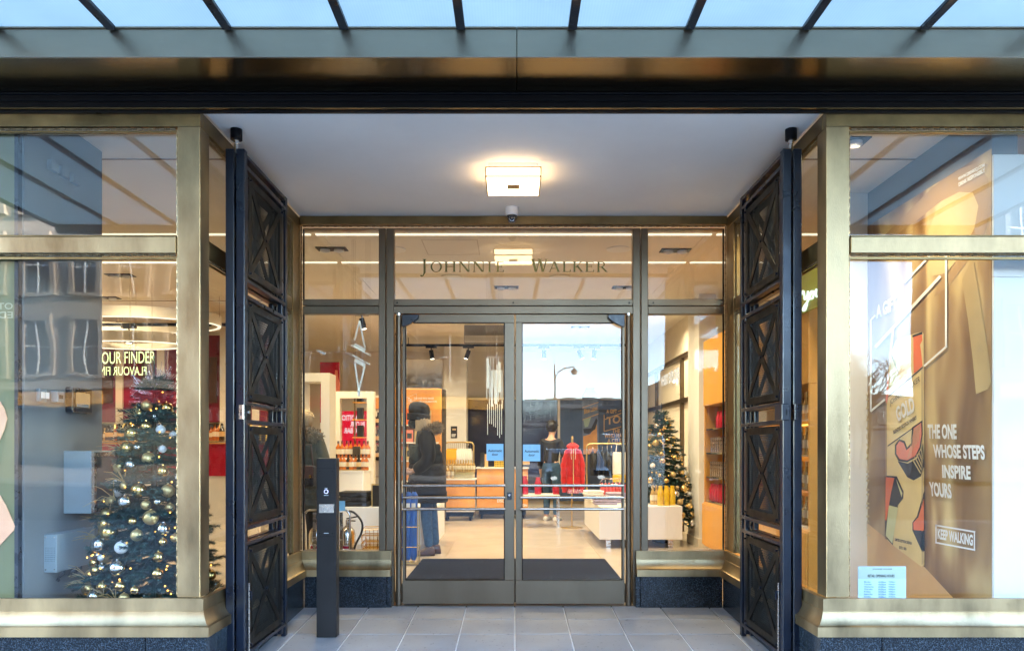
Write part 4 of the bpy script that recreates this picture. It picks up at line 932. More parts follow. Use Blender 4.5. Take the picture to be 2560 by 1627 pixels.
pprint('shape', c_rose, [(2284, 1070), (2303, 1056), (2304, 1085), (2299, 1117), (2288, 1139), (2268, 1150), (2249, 1147), (2241, 1133), (2241, 1114), (2249, 1102), (2259, 1107), (2266, 1125), (2280, 1112)], 5)
for i in range(7): pprint('hatch', c_pale, [(2285 + i * 2.4, 1072 - i * 2), (2286 + i * 2.4, 1071 - i * 2), (2270 + i * 4.2, 1146 - i * 7), (2269 + i * 4.2, 1147 - i * 7)], 6)
pprint('shape', c_ink, [(2244, 1152), (2270, 1158), (2292, 1146), (2308, 1108), (2310, 1165), (2302, 1190), (2284, 1200), (2268, 1192)], 4)
for i in range(5): pprint('hatch', c_pale, [(2281 + i * 5, 1150 - i * 7), (2283 + i * 5, 1148 - i * 7), (2303 + i * 1.4, 1182 - i * 9), (2301 + i * 1.4, 1184 - i * 9)], 6)
pprint('shape', c_ink, [(2213, 1188), (2242, 1190), (2259, 1228), (2258, 1245), (2245, 1262), (2236, 1320), (2232, 1362), (2212, 1340)], 4)
pprint('shape', c_or, [(2214, 1192), (2236, 1194), (2228, 1230), (2216, 1300), (2213, 1300)], 5); pprint('shape', c_lime, [(2240, 1196), (2256, 1232), (2254, 1243), (2241, 1200)], 5); pprint('shape', c_lime, [(2222, 1262), (2245, 1268), (2231, 1358), (2214, 1338)], 5)
pprint('shape', c_ink, [(2311, 1225), (2292, 1290), (2281, 1305), (2281, 1325), (2305, 1378), (2311, 1376)], 4); pprint('shape', c_or, [(2310, 1245), (2296, 1292), (2283, 1306), (2284, 1324), (2310, 1326)], 5)
def stroke(a, b, wd, k=7, m=c_wh):
    a, b = V(a), V(b); d = (b - a).normalized(); n = V((-d.y, d.x)) * wd / 2; pprint('stroke', m, [tuple(a + n), tuple(b + n), tuple(b - n), tuple(a - n)], k)
for a, b, wd in (((2365, 640), (2365, 867), 5), ((2367, 865), (2310, 915), 5), ((2212, 998), (2176, 1028), 5), ((2177, 1026), (2177, 800), 4), ((2177, 800), (2188, 788), 4), ((2260, 707), (2324, 640), 5), ((2188, 868), (2351, 690), 7), ((2233, 822), (2224, 905), 5)): stroke(a, b, wd)
def ptext(s, LL, LR, UL, m=c_wh, k=8, bold=.04): ftext('lettering', s, PW(*LL, k), PW(*LR, k), PW(*UL, k), m, po, bold)
ptext('A GIFT', (2191, 797), (2243, 772), (2190, 764)); ptext('THE ONE', (2320, 1096), (2392, 1098), (2319, 1060)); ptext('WHOSE STEPS', (2334, 1143), (2463, 1149), (2332, 1110)); ptext('INSPIRE', (2356, 1194), (2427, 1199), (2355, 1161)); ptext('YOURS', (2325, 1239), (2380, 1246), (2322, 1203))
ptext('KEEP WALKING', (2344, 1346), (2432, 1364), (2344, 1320))
for a, b in (((2338, 1312), (2438, 1329)), ((2338, 1355), (2438, 1374))): stroke(a, b, 4)
stroke((2340, 1310), (2340, 1357), 3); stroke((2436, 1327), (2436, 1376), 3)
ptext('JOHNNIE WALKER', (2225, 1017), (2300, 957), (2224, 1000), c_ink, 8, 0); ptext('GOLD', (2243, 1055), (2288, 1028), (2238, 1018)); ptext('BLENDED SCOTCH WHISKY', (2234, 1085), (2292, 1047), (2233, 1076), c_ink); ptext('LIMITED EDITION DESIGN', (2237, 1351), (2279, 1361), (2237, 1344), c_ink); ptext('ESTD 1820', (2248, 1371), (2266, 1375), (2248, 1364), c_ink)
ftext('lettering', 'JOHNNIE WALKER', PW(2176, 1345, 8), PW(2174, 975, 8), PW(2166, 1345, 8), c_pale, po, 0)
ptext('WWW.DRINKIQ.COM', (2396, 454), (2462, 418), (2395, 444)); ptext('DRINK RESPONSIBLY', (2397, 467), (2463, 430), (2396, 457))
# opening hours film on the glass
D = D1 + .0575
t = thing('opening_hours_sign', 'pale blue RETAIL OPENING HOURS notice low on the window glass', 'sign', W(2205, 1494, D))
B('film', mat('pale_blue_film', (.46, .62, .70), .4, 0, .03, 3), t, (XP(2145, D), XP(2265, D), D, D + .0015, ZP(1494, D), ZP(1415, D)))
B('heading', mat('sage_film', (.40, .47, .38), .4, 0, .03, 3), t, (XP(2146, D), XP(2264, D), D - .001, D - .0004, ZP(1446, D), ZP(1416, D)))
def gtext(s, x0, x1, y0, y1, m=M['ink'], b=.01): ftext('lettering', s, (XP(x0, D), D - .0016, ZP(y0, D)), (XP(x1, D), D - .0016, ZP(y0, D)), (XP(x0, D), D - .0016, ZP(y1, D)), m, t, b)
gtext('JOHNNIE WALKER', 2181, 2230, 1424, 1420); gtext('RETAIL OPENING HOURS', 2169, 2236, 1442, 1435, b=.03)
bl = mat('blue_ink', (.05, .16, .30), .5, 0, 0, 4, rvar=0)
for i, dn in enumerate(('Monday', 'Tuesday', 'Wednesday', 'Thursday', 'Friday', 'Saturday', 'Sunday')):
    y = 1456 + i * 6.1; gtext(dn, 2160, 2160 + 2.7 * len(dn), y, y - 4.2, bl); gtext('10:00am', 2196, 2215, y, y - 4.2, bl); gtext('9:00pm', 2221, 2238, y, y - 4.2, bl)
# ================================================================ SMALL GOODS (templates)
def bottle_mesh(name, body, cap, label=None, prof=None, n=10, sq=None, lab=(.25, .55)):
    mb = MB(); pr = prof or [(.001, 0), (.037, .002), (.04, .012), (.04, .155), (.036, .175), (.018, .205), (.014, .215), (.014, .262)]
    mb.lathe(pr, n, sq=sq); mb.mi = 1; zt = pr[-1][1]; mb.lathe([(pr[-1][0] + .002, zt - .03), (pr[-1][0] + .002, zt + .012), (.004, zt + .013)], n)
    if label: mb.mi = 2; r = max(p[0] for p in pr) + .001; H = zt; mb.lathe([(r, H * lab[0]), (r, H * lab[1])], n, sq=sq)
    return mb.mesh(name, [body, cap, label or body], True)
BM = dict(
    whisky=bottle_mesh('whisky_bottle', M['amber'], M['black'], M['paper'], sq=.55, n=12), dark=bottle_mesh('whisky_bottle', M['darkglass'], M['black'], M['goldink'], sq=.55, n=12),
    gold=bottle_mesh('gold_bottle', M['clearglass'], M['goldmatte'], M['paper'], [(.001, 0), (.03, .002), (.032, .01), (.032, .12), (.026, .15), (.012, .18), (.012, .22)]),
    yellow=bottle_mesh('drink_flask', M['yellow'], M['yellow'], None, [(.001, 0), (.037, .002), (.039, .01), (.039, .16), (.034, .195), (.024, .225), (.024, .245)], 14),
    red=bottle_mesh('red_flask', M['red'], M['red'], None, [(.001, 0), (.042, .002), (.044, .01), (.044, .13), (.03, .165), (.026, .19)], 12),
    silver=bottle_mesh('tumbler', M['steel'], M['steel'], None, [(.001, 0), (.03, .002), (.032, .01), (.032, .15), (.03, .17)], 12),
)
NAMES = dict(whisky='whisky_bottle', dark='whisky_bottle', gold='whisky_bottle', yellow='drink_flask', red='drink_flask', silver='tumbler')
def put(kind, x, y, z, label, cat, group, s=1, rz=0):
    o = obj(NAMES[kind], BM[kind], None, label, cat, group); o.location = (x, y, z); o.scale = (s, s, s); o.rotation_euler = (0, 0, rz); return o
def boxthing(name, m, x0, x1, y0, y1, z0, z1, label, cat, group=None, bevel=.003, face=None):
    mb = MB(); mb.box(x0, x1, y0, y1, z0, z1)
    return mb.build(name, m, None, bevel=bevel, label=label, cat=cat, group=group)
random.seed(61); zq = ZP(1101, 11.0)
for i in range(30):
    px = 262 + i * 6.2 + random.uniform(-1.5, 1.5) if i < 26 else 528 + (i - 26) * 9
    k = random.choice(('whisky', 'dark', 'gold')); lb = {'whisky': 'amber whisky bottle on the back shelf of the burgundy bar', 'dark': 'dark bottle on the back shelf of the burgundy bar', 'gold': 'slim gold bottle on the back shelf of the burgundy bar'}[k]
    put(k, XP(px, 10.96), 10.96, zq, lb, 'bottle', {'whisky': 'amber', 'dark': 'dark', 'gold': 'gold'}[k] + ' bottles on the bar shelf', random.uniform(.75, .95))
# ================================================================ SHELF UNIT behind the side window (runs into the depth)
XS = 2.42
t = thing('shelf_unit', 'honey coloured shelf unit of bottles along the side of the shop', 'shelf unit', (XS + .2, 7.6, 0))
y0, y1 = 6.02, 9.35
B('base', M['oak'], t, (XS - .06, XS + .4, y0, y1, .08, .62), bevel=.004); B('toe_kick', M['cream'], t, (XS, XS + .4, y0 + .02, y1 - .02, 0, .0795))
for a, b in ((y0, 6.60), (6.605, 8.42), (8.425, y1)): B('drawer_front', M['oak'], t, (XS - .08, XS - .061, a + .01, b - .01, .10, .60), bevel=.003)
B('back', M['oak'], t, (XS + .38, XS + .40, y0, y1, .621, 2.05)); B('header', M['oak'], t, (XS - .06, XS + .379, y0, y1, 1.80, 2.6), bevel=.004)
for y in (y0, y1 - .03, 8.0): B('upright', M['oak'], t, (XS - .05, XS + .379, y, y + .03, .621, 1.799))
for z in (.63, .92, 1.21, 1.50):
    s_ = B('shelf', M['chrome'], t, (XS - .04, XS + .379, y0 + .031, y1 - .031, z, z + .016)); 
    B('light_strip', M['amberstrip'], s_, (XS + .30, XS + .36, y0 + .05, y1 - .05, z - .006, z - .0005))
# neon word above the unit
t = thing('neon_sign', 'cursive white neon word you above the honey coloured shelves', 'neon sign', (XS - .09, 6.2, 2.2))
xq = XS - .085
def nq(px, py): d = DX(px, xq); return V((xq, d, ZP(py, d)))
B('board', mat('chartreuse_board', (.42, .44, .03), .5, 0, .06, 2), t, (xq + .006, xq + .022, DX(2064, xq), DX(1985, xq), ZP(778, 6.0), ZP(640, 6.1)))
def curve(pts, m=6):
    out = []; P_ = [pts[0]] + pts + [pts[-1]]
    for i in range(1, len(P_) - 2):
        for k in range(m):
            u = k / m; p0, p1, p2, p3 = P_[i - 1], P_[i], P_[i + 1], P_[i + 2]
            out.append(tuple(.5 * (2 * b + (c - a) * u + (2 * a - 5 * b + 4 * c - d) * u * u + (3 * b - a - 3 * c + d) * u ** 3) for a, b, c, d in zip(p0, p1, p2, p3)))
    return out + [pts[-1]]
cur = curve([(2003, 737), (2008, 728), (2011, 738), (2012, 748), (2018, 740), (2020, 728), (2019, 752), (2014, 772), (2008, 776), (2010, 766), (2020, 752), (2026, 738), (2030, 728), (2025, 734), (2025, 746), (2032, 744), (2034, 733), (2030, 728), (2037, 730), (2041, 724), (2040, 738), (2046, 740), (2050, 722), (2050, 736), (2058, 732)])
MB().tube([nq(*p) for p in cur], .009, 6).build('tube_lettering', M['neonwhite'], t, smooth=True)
random.seed(12)
zsh = (.647, .937, 1.227, 1.517)
def srow(kind, y0, y1, z, dy, lab, cat, grp, dx=.0, rows=1, s=1):
    y = y0
    while y < y1:
        for r in range(rows): put(kind, XS + .03 + dx + r * .10, y + random.uniform(-.006, .006), z, lab, cat, grp, s)
        y += dy
for z, nm in zip(zsh, ('lowest', 'second', 'third', 'top')): srow('gold', 6.08, 6.60, z, .10, 'slim gold bottle standing on the %s shelf near the side window' % nm, 'bottle', 'gold bottles on the %s shelf' % nm)
srow('red', 8.55, 9.3, zsh[1] - .29, .115, 'red flask standing on the lowest shelf of the honey unit', 'flask', 'red flasks on the lowest shelf', 0, 2)
srow('silver', 8.55, 9.3, zsh[1], .09, 'steel tumbler on the second shelf of the honey unit', 'tumbler', 'steel tumblers on the second shelf')
srow('silver', 8.55, 9.3, zsh[2], .10, 'steel tumbler in front of red flasks on the third shelf', 'tumbler', 'steel tumblers on the third shelf'); srow('red', 8.6, 9.3, zsh[2], .115, 'red flask behind tumblers on the third shelf', 'flask', 'red flasks on the third shelf', .12)
srow('red', 8.55, 9.0, zsh[3], .13, 'red flask standing on the top shelf of the honey unit', 'flask', 'red flasks on the top shelf')
# ================================================================ RIGHT BACKGROUND: explorer wall, pillar, plinth with flasks
t = thing('explorer_wall', 'cream room wall in dark frames reading WHISKY EXPLORER', 'wall', (2.7, 12.4, 0))
XE = 2.62
B('wall', M['cream'], t, (XE, XE + .12, 10.75, YB - .001, 0, ZI - .001))
for y in (10.76, 11.55, 13.6, 15.45): B('frame_post', M['bronze'], t, (XE - .05, XE - .001, y, y + .08, 0, 2.72))
for z in (2.66, 1.98): B('frame_rail', M['bronze'], t, (XE - .048, XE - .002, 10.85, 15.4, z, z + .06))
def EW(px, py): d = DX(px, XE - .055); return V((XE - .055, d, ZP(py, d)))
ftext('lettering', 'WHISKY EXPLORER', EW(1652, 968), EW(1699, 945), EW(1652, 942), emit('sign_letter_light', (1, .93, .8), .7), t, .03)
B('sign_light', M['spot'], t, (XE - .05, XE - .045, 12.0, 12.12, 2.33, 2.37))
t = thing('pillar', 'square cream pillar with switch plates beside the honey shelf unit', 'pillar', (2.55, 10.1, 0))
B('shaft', M['white'], t, (2.40, 2.62, 9.75, 10.35, 0, ZI - .001), bevel=.004); B('skirting', M['cream'], t, (2.385, 2.635, 9.735, 10.365, 0, .11), bevel=.003)
for z in (.42, 1.10): B('switch_plate', M['cream'], t, (2.45, 2.52, 9.742, 9.749, z, z + .09), bevel=.002)
D = 9.6
t = thing('display_plinth', 'long low white display plinth on short legs carrying yellow flasks', 'plinth', (1.65, 10.3, 0))
px0, px1 = XP(1497, 9.65), XP(1706, D)
B('body', M['white'], t, (px0, px1, D, 11.6, .115, .54), bevel=.004)
for x in (px0 + .1, px1 - .16):
    for y in (D + .1, 11.4): B('leg', M['steel'], t, (x, x + .06, y, y + .06, 0, .1145))
for px in (1651, 1666, 1681): put('yellow', XP(px, 9.72), 9.72, .54, 'bright yellow steel flask standing on the white plinth', 'flask', 'yellow flasks on the white plinth', 1.0)
for px in (1632, 1641): put('gold', XP(px, 9.85), 9.85, .54, 'slim gold bottle beside the yellow flasks', 'bottle', 'gold bottles on the white plinth', 1.1)
boxthing('price_card', M['paper'], XP(1676, 9.65), XP(1697, 9.65), 9.64, 9.69, .5405, .549, 'small white card lying before the yellow flasks', 'card', bevel=0)
# folded knitwear and hanging rail of coral garments on the plinth
random.seed(4)
def foldstack(x, y, z, w_, d_, n, m, label, h=.035):
    t = thing('folded_garment_stack', label, 'garments', (x, y, z))
    for i in range(n):
        mb = MB(); o = random.uniform(-.015, .015); mb.box(x - w_ / 2 + o, x + w_ / 2 + o, y - d_ / 2, y + d_ / 2, z + i * h, z + (i + 1) * h - .002); mb.build('garment', m, t, bevel=.014, seg=3, smooth=True)
foldstack(XP(1512, 10.0), 9.95, .54, .30, .28, 3, M['lilaccloth'], 'pile of folded lilac knitwear on the white plinth'); foldstack(XP(1545, 10.0), 10.3, .54, .26, .28, 4, M['lilaccloth'], 'second pile of folded lilac knitwear behind the first')
foldstack(XP(1482, 10.9), 10.8, .54, .28, .26, 4, M['whitecloth'], 'pile of folded white jumpers on the white plinth')
def rail(label, x0, x1, y, ztop, zb, items, tube=M['goldmatte'], r=.016):
    t = thing('clothes_rail', label, 'clothes rail', ((x0 + x1) / 2, y, zb)); q = .07
    pts = [(x0, y, zb), (x0, y, ztop - q)] + [(x0 + q - q * math.cos(a), y, ztop - q + q * math.sin(a)) for a in (.4, .8, 1.2, 1.57)] + [(x1 - q + q * math.sin(a), y, ztop - q + q * math.cos(a)) for a in (0, .4, .8, 1.2, 1.57)] + [(x1, y, zb)]
    MB().tube(pts, r, 10).build('frame', tube, t, smooth=True)
    for x in (x0, x1): B('foot', tube, t, (x - .02, x + .02, y - .2, y + .2, zb, zb + .02))
    return t
def shirt_mesh(name, m, L_=.46, w_=.11, half=.21, fold=.03):
    """garment hung on a hanger: shoulders, sleeves, body; hung with its thin side along X"""
    mb = MB(); prof = [(0, .02, .03), (-.02, .05, .10), (-.05, .06, half * .9), (-.10, .07, half), (-.20, .07, half * .92), (-L_ * .7, .075, half * .85), (-L_, .08, half * .88)]
    rings = []
    for z, tx, ty in prof:
        rings.append([(tx * .5 * math.cos(a) * w_ / .11 + fold * .15 * math.sin(3 * a + z * 9), ty * math.sin(a), z) for a in [2 * math.pi * k / 12 for k in range(12)]])
    mb.loft(rings)
    for s in (-1, 1): mb.tube([(0, s * half * .75, -.06), (.01, s * (half + .02), -.18), (.005, s * (half + .01), -.34)], [.04, .045, .04], 8)
    mb.mi = 1; mb.tube([(0, 0, .0), (0, 0, .06), (0, .015, .085), (0, 0, .10)], .004, 5)
    return mb.mesh(name, [m, M['steel']], True)
SH = {k: shirt_mesh('hanging_garment', M[k]) for k in ('yellowcloth', 'whitecloth', 'blackcloth')}
SH['pinkcloth'] = shirt_mesh('hanging_garment', M['pinkcloth'], .30, .12, .15)
def hang(kind, x, y, z, label, group, s=1, rz=0):
    o = obj('hanging_garment', SH[kind], None, label, 'garment', group); o.location = (x, y, z); o.scale = (s,) * 3; o.rotation_euler = (0, 0, rz)
D = 14.0
x0, x1 = XP(1112, D), XP(1184, D); zt_ = ZP(1105, D)
rail('brass clothes rail hung with mustard and white shirts', x0, x1, D, zt_, 0, None)
for i in range(12):
    k = 'yellowcloth' if i < 5 else 'whitecloth'
    hang(k, x0 + .06 + i * (x1 - x0 - .12) / 11, D, zt_ - .115, ('mustard shirt hanging on the brass clothes rail' if i < 5 else 'white shirt hanging beside the mustard ones on the brass rail'), 'mustard shirts on the rail' if i < 5 else 'white shirts on the rail', .95)
D = 12.6
x0, x1 = XP(1467, D), XP(1575, D); zt_ = ZP(1109, D)
rail('brass clothes rail hung with black tops in front of the navy poster', x0, x1, D, zt_, 0, None)
for i in range(7): hang('blackcloth', x0 + .10 + i * .08, D, zt_ - .115, 'black top hanging on the brass rail before the navy poster', 'black tops on the rail', .9)
D = 10.9
x0, x1 = XP(1500, D), XP(1572, D); zt_ = ZP(1196, D)
rail('small steel counter rail hung with coral garments', x0, x1, D, zt_, .541, None, M['steel'], .006)
for i in range(8): hang('pinkcloth', x0 + .03 + i * (x1 - x0 - .06) / 7, D, zt_ - .06, 'small coral garment hanging on the steel counter rail', 'coral garments on the counter rail', .62)
# tote bag
t = thing('tote_bag', 'cream tote bag with yellow base hanging at the end of the black tops', 'bag', W(1548, 1200, 11.7))
x0, x1 = XP(1532, 11.7), XP(1566, 11.7); z0, z1 = ZP(1205, 11.7), ZP(1130, 11.7)
B('body', M['whitecloth'], t, (x0, x1, 11.68, 11.74, z0 + .12, z1), bevel=.012); B('base', M['yellow'], t, (x0, x1, 11.679, 11.741, z0, z0 + .119), bevel=.01)
MB().tube([(x0 + .05, 11.71, z1), (x0 + .06, 11.71, z1 + .12), (x1 - .06, 11.71, z1 + .12), (x1 - .05, 11.71, z1)], .008, 6).build('handle', M['whitecloth'], t)
B('hook_pole', M['goldmatte'], t, (x1 + .01, x1 + .03, 11.7, 11.72, 0, z1 + .1))
# ================================================================ BACK WALL PANELS
t = thing('gloss_panel', 'large dark purple gloss panel in cream frame on the back wall', 'panel', (0, 15.5, .6))
D = 15.45
x0, x1 = XP(1170, D), XP(1394, D); z0, z1 = ZP(1245, D), ZP(999, D)
for a, b in ((x0, (x0 + x1) / 2 - .004), ((x0 + x1) / 2 + .004, x1)): B('sheet', M['purplewall'], t, (a, b, D, D + .03, z0, z1), bevel=.004)
B('frame', M['cream'], t, (x0 - .05, x0 - .001, D - .02, D + .05, z0, z1 + .05), (x1 + .001, x1 + .05, D - .02, D + .05, z0, z1 + .05), (x0, x1, D - .02, D + .05, z1 + .001, z1 + .05))
t = thing('navy_poster', 'navy poster with bottle picture reading A GIFT TO THE ONE', 'poster', (1.6, 15.4, .8))
x0, x1 = XP(1400, D), XP(1612, D)
B('sheet', M['navyposter'], t, (x0, x1, D, D + .02, ZP(1252, D), ZP(1000, D)))
def bp(px, py, k=1): return V((XP(px, D), D - .001 - k * .003, ZP(py, D)))
def bprint(name, m, pts, k): mb = MB(); mb.add([bp(x, y, k) for x, y in pts], [tuple(range(len(pts)))]); mb.build(name, m, t)
c_tan = mat('print_tan', (.62, .40, .20), .4, 0, .1, 3); c_blue = mat('print_slate_blue', (.14, .19, .30), .4, 0, .1, 3); c_mint = mat('print_mint', (.35, .48, .42), .4, 0, .1, 3)
bprint('bottle', c_blue, [(1457, 985), (1465, 970), (1485, 970), (1494, 985), (1497, 1100), (1496, 1135), (1456, 1135), (1456, 990)], 1)
bprint('bottle_glow', mat('print_amber', (.75, .36, .08), .4, 0, .2, 4), [(1458, 1090), (1475, 1085), (1492, 1060), (1494, 1135), (1458, 1135)], 2)
bprint('label_band', c_blue, [(1456, 1018), (1496, 1005), (1496, 1033), (1456, 1048)], 3)
for a, b in (((1456, 1018), (1496, 1004)), ((1456, 1048), (1496, 1033))): bprint('rule', c_tan, [a, b, (b[0], b[1] + 2), (a[0], a[1] + 2)], 4)
bprint('shape', c_mint, [(1458, 1048), (1478, 1042), (1470, 1066), (1462, 1068)], 4); bprint('shape', M['ink'], [(1458, 1072), (1478, 1070), (1490, 1045), (1494, 1050), (1488, 1072), (1472, 1084), (1460, 1082)], 4)
def btext(s, x0, x1, y0, y1, m=c_tan, sl=0): ftext('lettering', s, bp(x0, y0, 5), bp(x1, y0 - sl, 5), bp(x0, y1, 5), m, t, .03)
btext('Blue Label', 1460, 1493, 1035, 1022, sl=10); btext('A GIFT', 1516, 1542, 1033, 1023); btext('TO:', 1516, 1556, 1062, 1042, sl=6); btext('THE ONE', 1530, 1575, 1082, 1072); btext('WHO MAKES LIFE', 1511, 1590, 1094, 1083); btext('A CELEBRATION', 1518, 1600, 1107, 1096)
for a, b in (((1510, 1036), (1510, 1078)), ((1510, 1078), (1560, 1064)), ((1545, 1028), (1590, 1014)), ((1512, 1048), (1560, 1030))):
    A_, B_ = V(a), V(b); n = V((-(B_ - A_).normalized().y, (B_ - A_).normalized().x)); bprint('stroke', c_tan, [tuple(A_ + n), tuple(B_ + n), tuple(B_ - n), tuple(A_ - n)], 5)
# column with the small poster
t = thing('shop_column', 'wide cream column with a small black poster behind the clothes rail', 'column', (-1.1, 14.6, 0))
D = 14.5; B('shaft', M['white'], t, (XP(1109, D), XP(1166, D), D, D + .5, 0, ZI - .001), bevel=.004)
pp = B('poster', M['blackbox'], t, (XP(1127, D), XP(1143, D), D - .008, D - .001, ZP(1095, D), ZP(1065, D)))
B('print', M['goldink'], pp, (XP(1131, D), XP(1140, D), D - .0095, D - .0085, ZP(1075, D), ZP(1071, D))); 
for i in range(3): B('print', M['whiteink'], pp, (XP(1129, D), XP(1140 - i, D), D - .0095, D - .0085, ZP(1086 + i * 2.6, D), ZP(1084.4 + i * 2.6, D)))
# ================================================================ ORANGE GIFT DISPLAY (left door, background)
D = 12.6
t = thing('gift_display', 'orange gift display stand reading THE ONE WHO MAKES LIFE A CELEBRATION', 'display stand', (XP(1050, D), D, 0))
x0, x1 = XP(985, D), XP(1104, D)
B('back', M['orange'], t, (x0, x1, D, D + .12, .1, ZP(970, D)), bevel=.03, seg=3)
B('side', M['bark'], t, (x1 + .001, x1 + .05, D + .02, D + .3, .1, ZP(972, D)))
for py in (1062, 1105, 1150): B('shelf', M['white'], t, (x0 + .05, x1 - .05, D - .25, D - .001, ZP(py, D) - .02, ZP(py, D)))
B('base', M['white'], t, (x0, x1, D - .28, D - .002, .0, ZP(1200, D)))
def gt(s, a, b, y0, y1): ftext('lettering', s, (XP(a, D), D - .003, ZP(y0, D)), (XP(b, D), D - .003, ZP(y0, D)), (XP(a, D), D - .003, ZP(y1, D)), M['whiteink'], t, .03)
gt('THE ONE WHO MAKES', 1035, 1085, 998, 993); gt('LIFE A CELEBRATION', 1047, 1092, 1006, 1001); gt('To:', 1020, 1030, 1004, 994)
for a, b in (((1014, 994), (1041, 984)), ((1041, 984), (1041, 998)), ((1041, 998), (1014, 1010))):
    mb = MB(); A_, B_ = W(*a, D - .003), W(*b, D - .003); mb.bar(A_, B_, .004, .001, (0, 1, 0)); mb.build('stroke', M['whiteink'], t)
random.seed(8)
cb = [c_gold, c_or, c_rose, M['goldmatte'], c_mint]
for row, py in enumerate((1062, 1105, 1150)):
    x = x0 + .08; k = 0
    while x < x1 - .16:
        h = random.uniform(.18, .26); mb = MB(); z = ZP(py, D) + .0005; mb.box(x, x + .12, D - .20, D - .08, z, z + h); mb.mi = 1; mb.box(x + .02, x + .10, D - .202, D - .2005, z + h * .3, z + h * .75)
        mb.build('gift_box', [cb[(k + row) % 5], [c_pale, M['ink'], c_sand][k % 3]], None, label='boxed bottle gift on the %s shelf of the orange display' % ('upper', 'middle', 'lower')[row], cat='gift box', group='gift boxes on the %s orange display shelf' % ('upper', 'middle', 'lower')[row]); x += .145; k += 1
# mirror column head above the display
boxthing('mirror_panel', M['chrome'], XP(1013, 13.2), XP(1106, 13.2), 13.2, 13.25, ZP(972, 13.2), ZP(898, 13.2), 'mirrored panel above the orange gift display', 'mirror')
# ================================================================ TABLE WITH GOLD BOTTLES, ORANGE COUNTER
D = 13.2
def counter(name, label, p0, p1, pt, pb, d, dep=.5, extra=True):
    t = thing(name, label, 'counter', (XP((p0 + p1) / 2, d), d, 0)); x0, x1 = XP(p0, d), XP(p1, d)
    B('top', M['white'], t, (x0 - .02, x1 + .02, d - .03, d + dep, ZP(pt, d) - .025, ZP(pt, d)), bevel=.003)
    B('front', M['orange'], t, (x0, x1, d, d + .03, ZP(pb, d), ZP(pt, d) - .026), bevel=.003)
    B('body', M['white'], t, (x0 + .01, x1 - .01, d + .031, d + dep, .16, ZP(pt, d) - .027))
    B('plinth', M['mat_'], t, (x0 + .04, x1 - .04, d + .05, d + dep - .05, .08, .1595))
    for x in (x0 + .08, x1 - .08):
        for y in (d + .1, d + dep - .1): MB().tube([(x - .02, y, .04), (x + .02, y, .04)], .04, 10).build('castor', M['black'], t, smooth=True)
    return x0, x1, ZP(pt, d)
x0, x1, z = counter('display_counter', 'orange fronted display table crowded with gold capped bottles', 1104, 1187, 1196, 1272, D)
B('tray', M['case'], None, (x0 + .17, x1 - .05, D + .02, D + .20, z + .0005, z + .2), label='clear acrylic tray of small gifts on the gold bottle table', cat='tray')
for i in range(12): put('gold', x0 + .035 + i * (x1 - x0 - .07) / 11, D + .30, z + .105, 'gold capped miniature bottle in the row on the riser', 'bottle', 'gold capped bottles on the riser', .95)
boxthing('riser', M['goldmatte'], x0 + .02, x1 - .02, D + .24, D + .38, z + .0005, z + .1045, 'gold riser under the row of gold capped bottles', 'riser')
for i in range(3): put('gold', x0 + .04 + i * .07, D + .08, z, 'gold capped bottle in the front row of the table', 'bottle', 'gold capped front row bottles', 1.05)
x0, x1, z = counter('display_counter', 'plain orange fronted counter with yellow black boxes beneath the glass rods', 1192, 1320, 1168, 1272, 13.6, .6)
ftext('lettering', 'DISCOVER', (XP(1243, 13.6), 13.597, ZP(1255, 13.6)), (XP(1282, 13.6), 13.597, ZP(1255, 13.6)), (XP(1243, 13.6), 13.597, ZP(1247, 13.6)), M['whiteink'], bpy.data.objects['display_counter.001'], .03); ftext('lettering', 'DESIGN', (XP(1290, 13.6), 13.597, ZP(1266, 13.6)), (XP(1318, 13.6), 13.597, ZP(1266, 13.6)), (XP(1290, 13.6), 13.597, ZP(1259, 13.6)), M['whiteink'], bpy.data.objects['display_counter.001'], .03)
boxthing('gift_box', M['blackbox'], XP(1201, 13.7), XP(1210, 13.7), 13.7, 13.78, z + .0005, z + .27, 'tall black bottle carton on the orange counter', 'gift box'); boxthing('gift_box', c_sand, XP(1211.5, 13.7), XP(1220, 13.7), 13.7, 13.78, z + .0005, z + .24, 'tall tan bottle carton beside the black one', 'gift box')
for i in range(5):
    t = thing('chocolate_box', 'flat yellow and black box in the pile on the orange counter', 'box', (XP(1248, 13.75), 13.75, z + i * .036), 'yellow and black boxes piled on the counter')
    xa, xb = XP(1236, 13.75), XP(1268, 13.75); B('carton', M['yellow'], t, (xa, xb, 13.7, 13.85, z + .0005 + i * .036, z + .034 + i * .036), bevel=.002)
    for k in range(7): q = xa + .02 + k * (xb - xa - .03) / 7; B('band', M['ink'], t, (q, q + .012, 13.6985, 13.6998, z + .006 + i * .036, z + .029 + i * .036))
for i in range(3): put('dark', XP(1306 + i * 7, 13.72), 13.72, z, 'dark bottle with gold label on the orange counter', 'bottle', 'dark bottles on the orange counter', .8)
# red gifts on low stand
D = 12.2
t = thing('low_table', 'low white table carrying coral gifts beside the person in jeans', 'table', (XP(1350, D), D, 0)); zt_ = ZP(1237, D)
B('top', M['white'], t, (XP(1296, D), XP(1400, D), D, D + .5, zt_ - .03, zt_), bevel=.003)
for px in (1298, 1397):
    for y in (D + .02, D + .46): B('leg', M['steel'], t, (XP(px, D) - .012, XP(px, D) + .012, y - .0, y + .024, 0, zt_ - .0305))
for px, h, lb in ((1312, .30, 'red bottle gift standing beside price card'), (1345, .28, 'tall coral gift standing in the middle of the low table'), (1390, .16, 'short coral gift at the end of the low table')):
    o = obj('gift_bottle', BM['red'], None, lb, 'gift'); o.location = (XP(px, D + .2), D + .2, zt_); o.scale = (1.3, 1.3, h / .2)
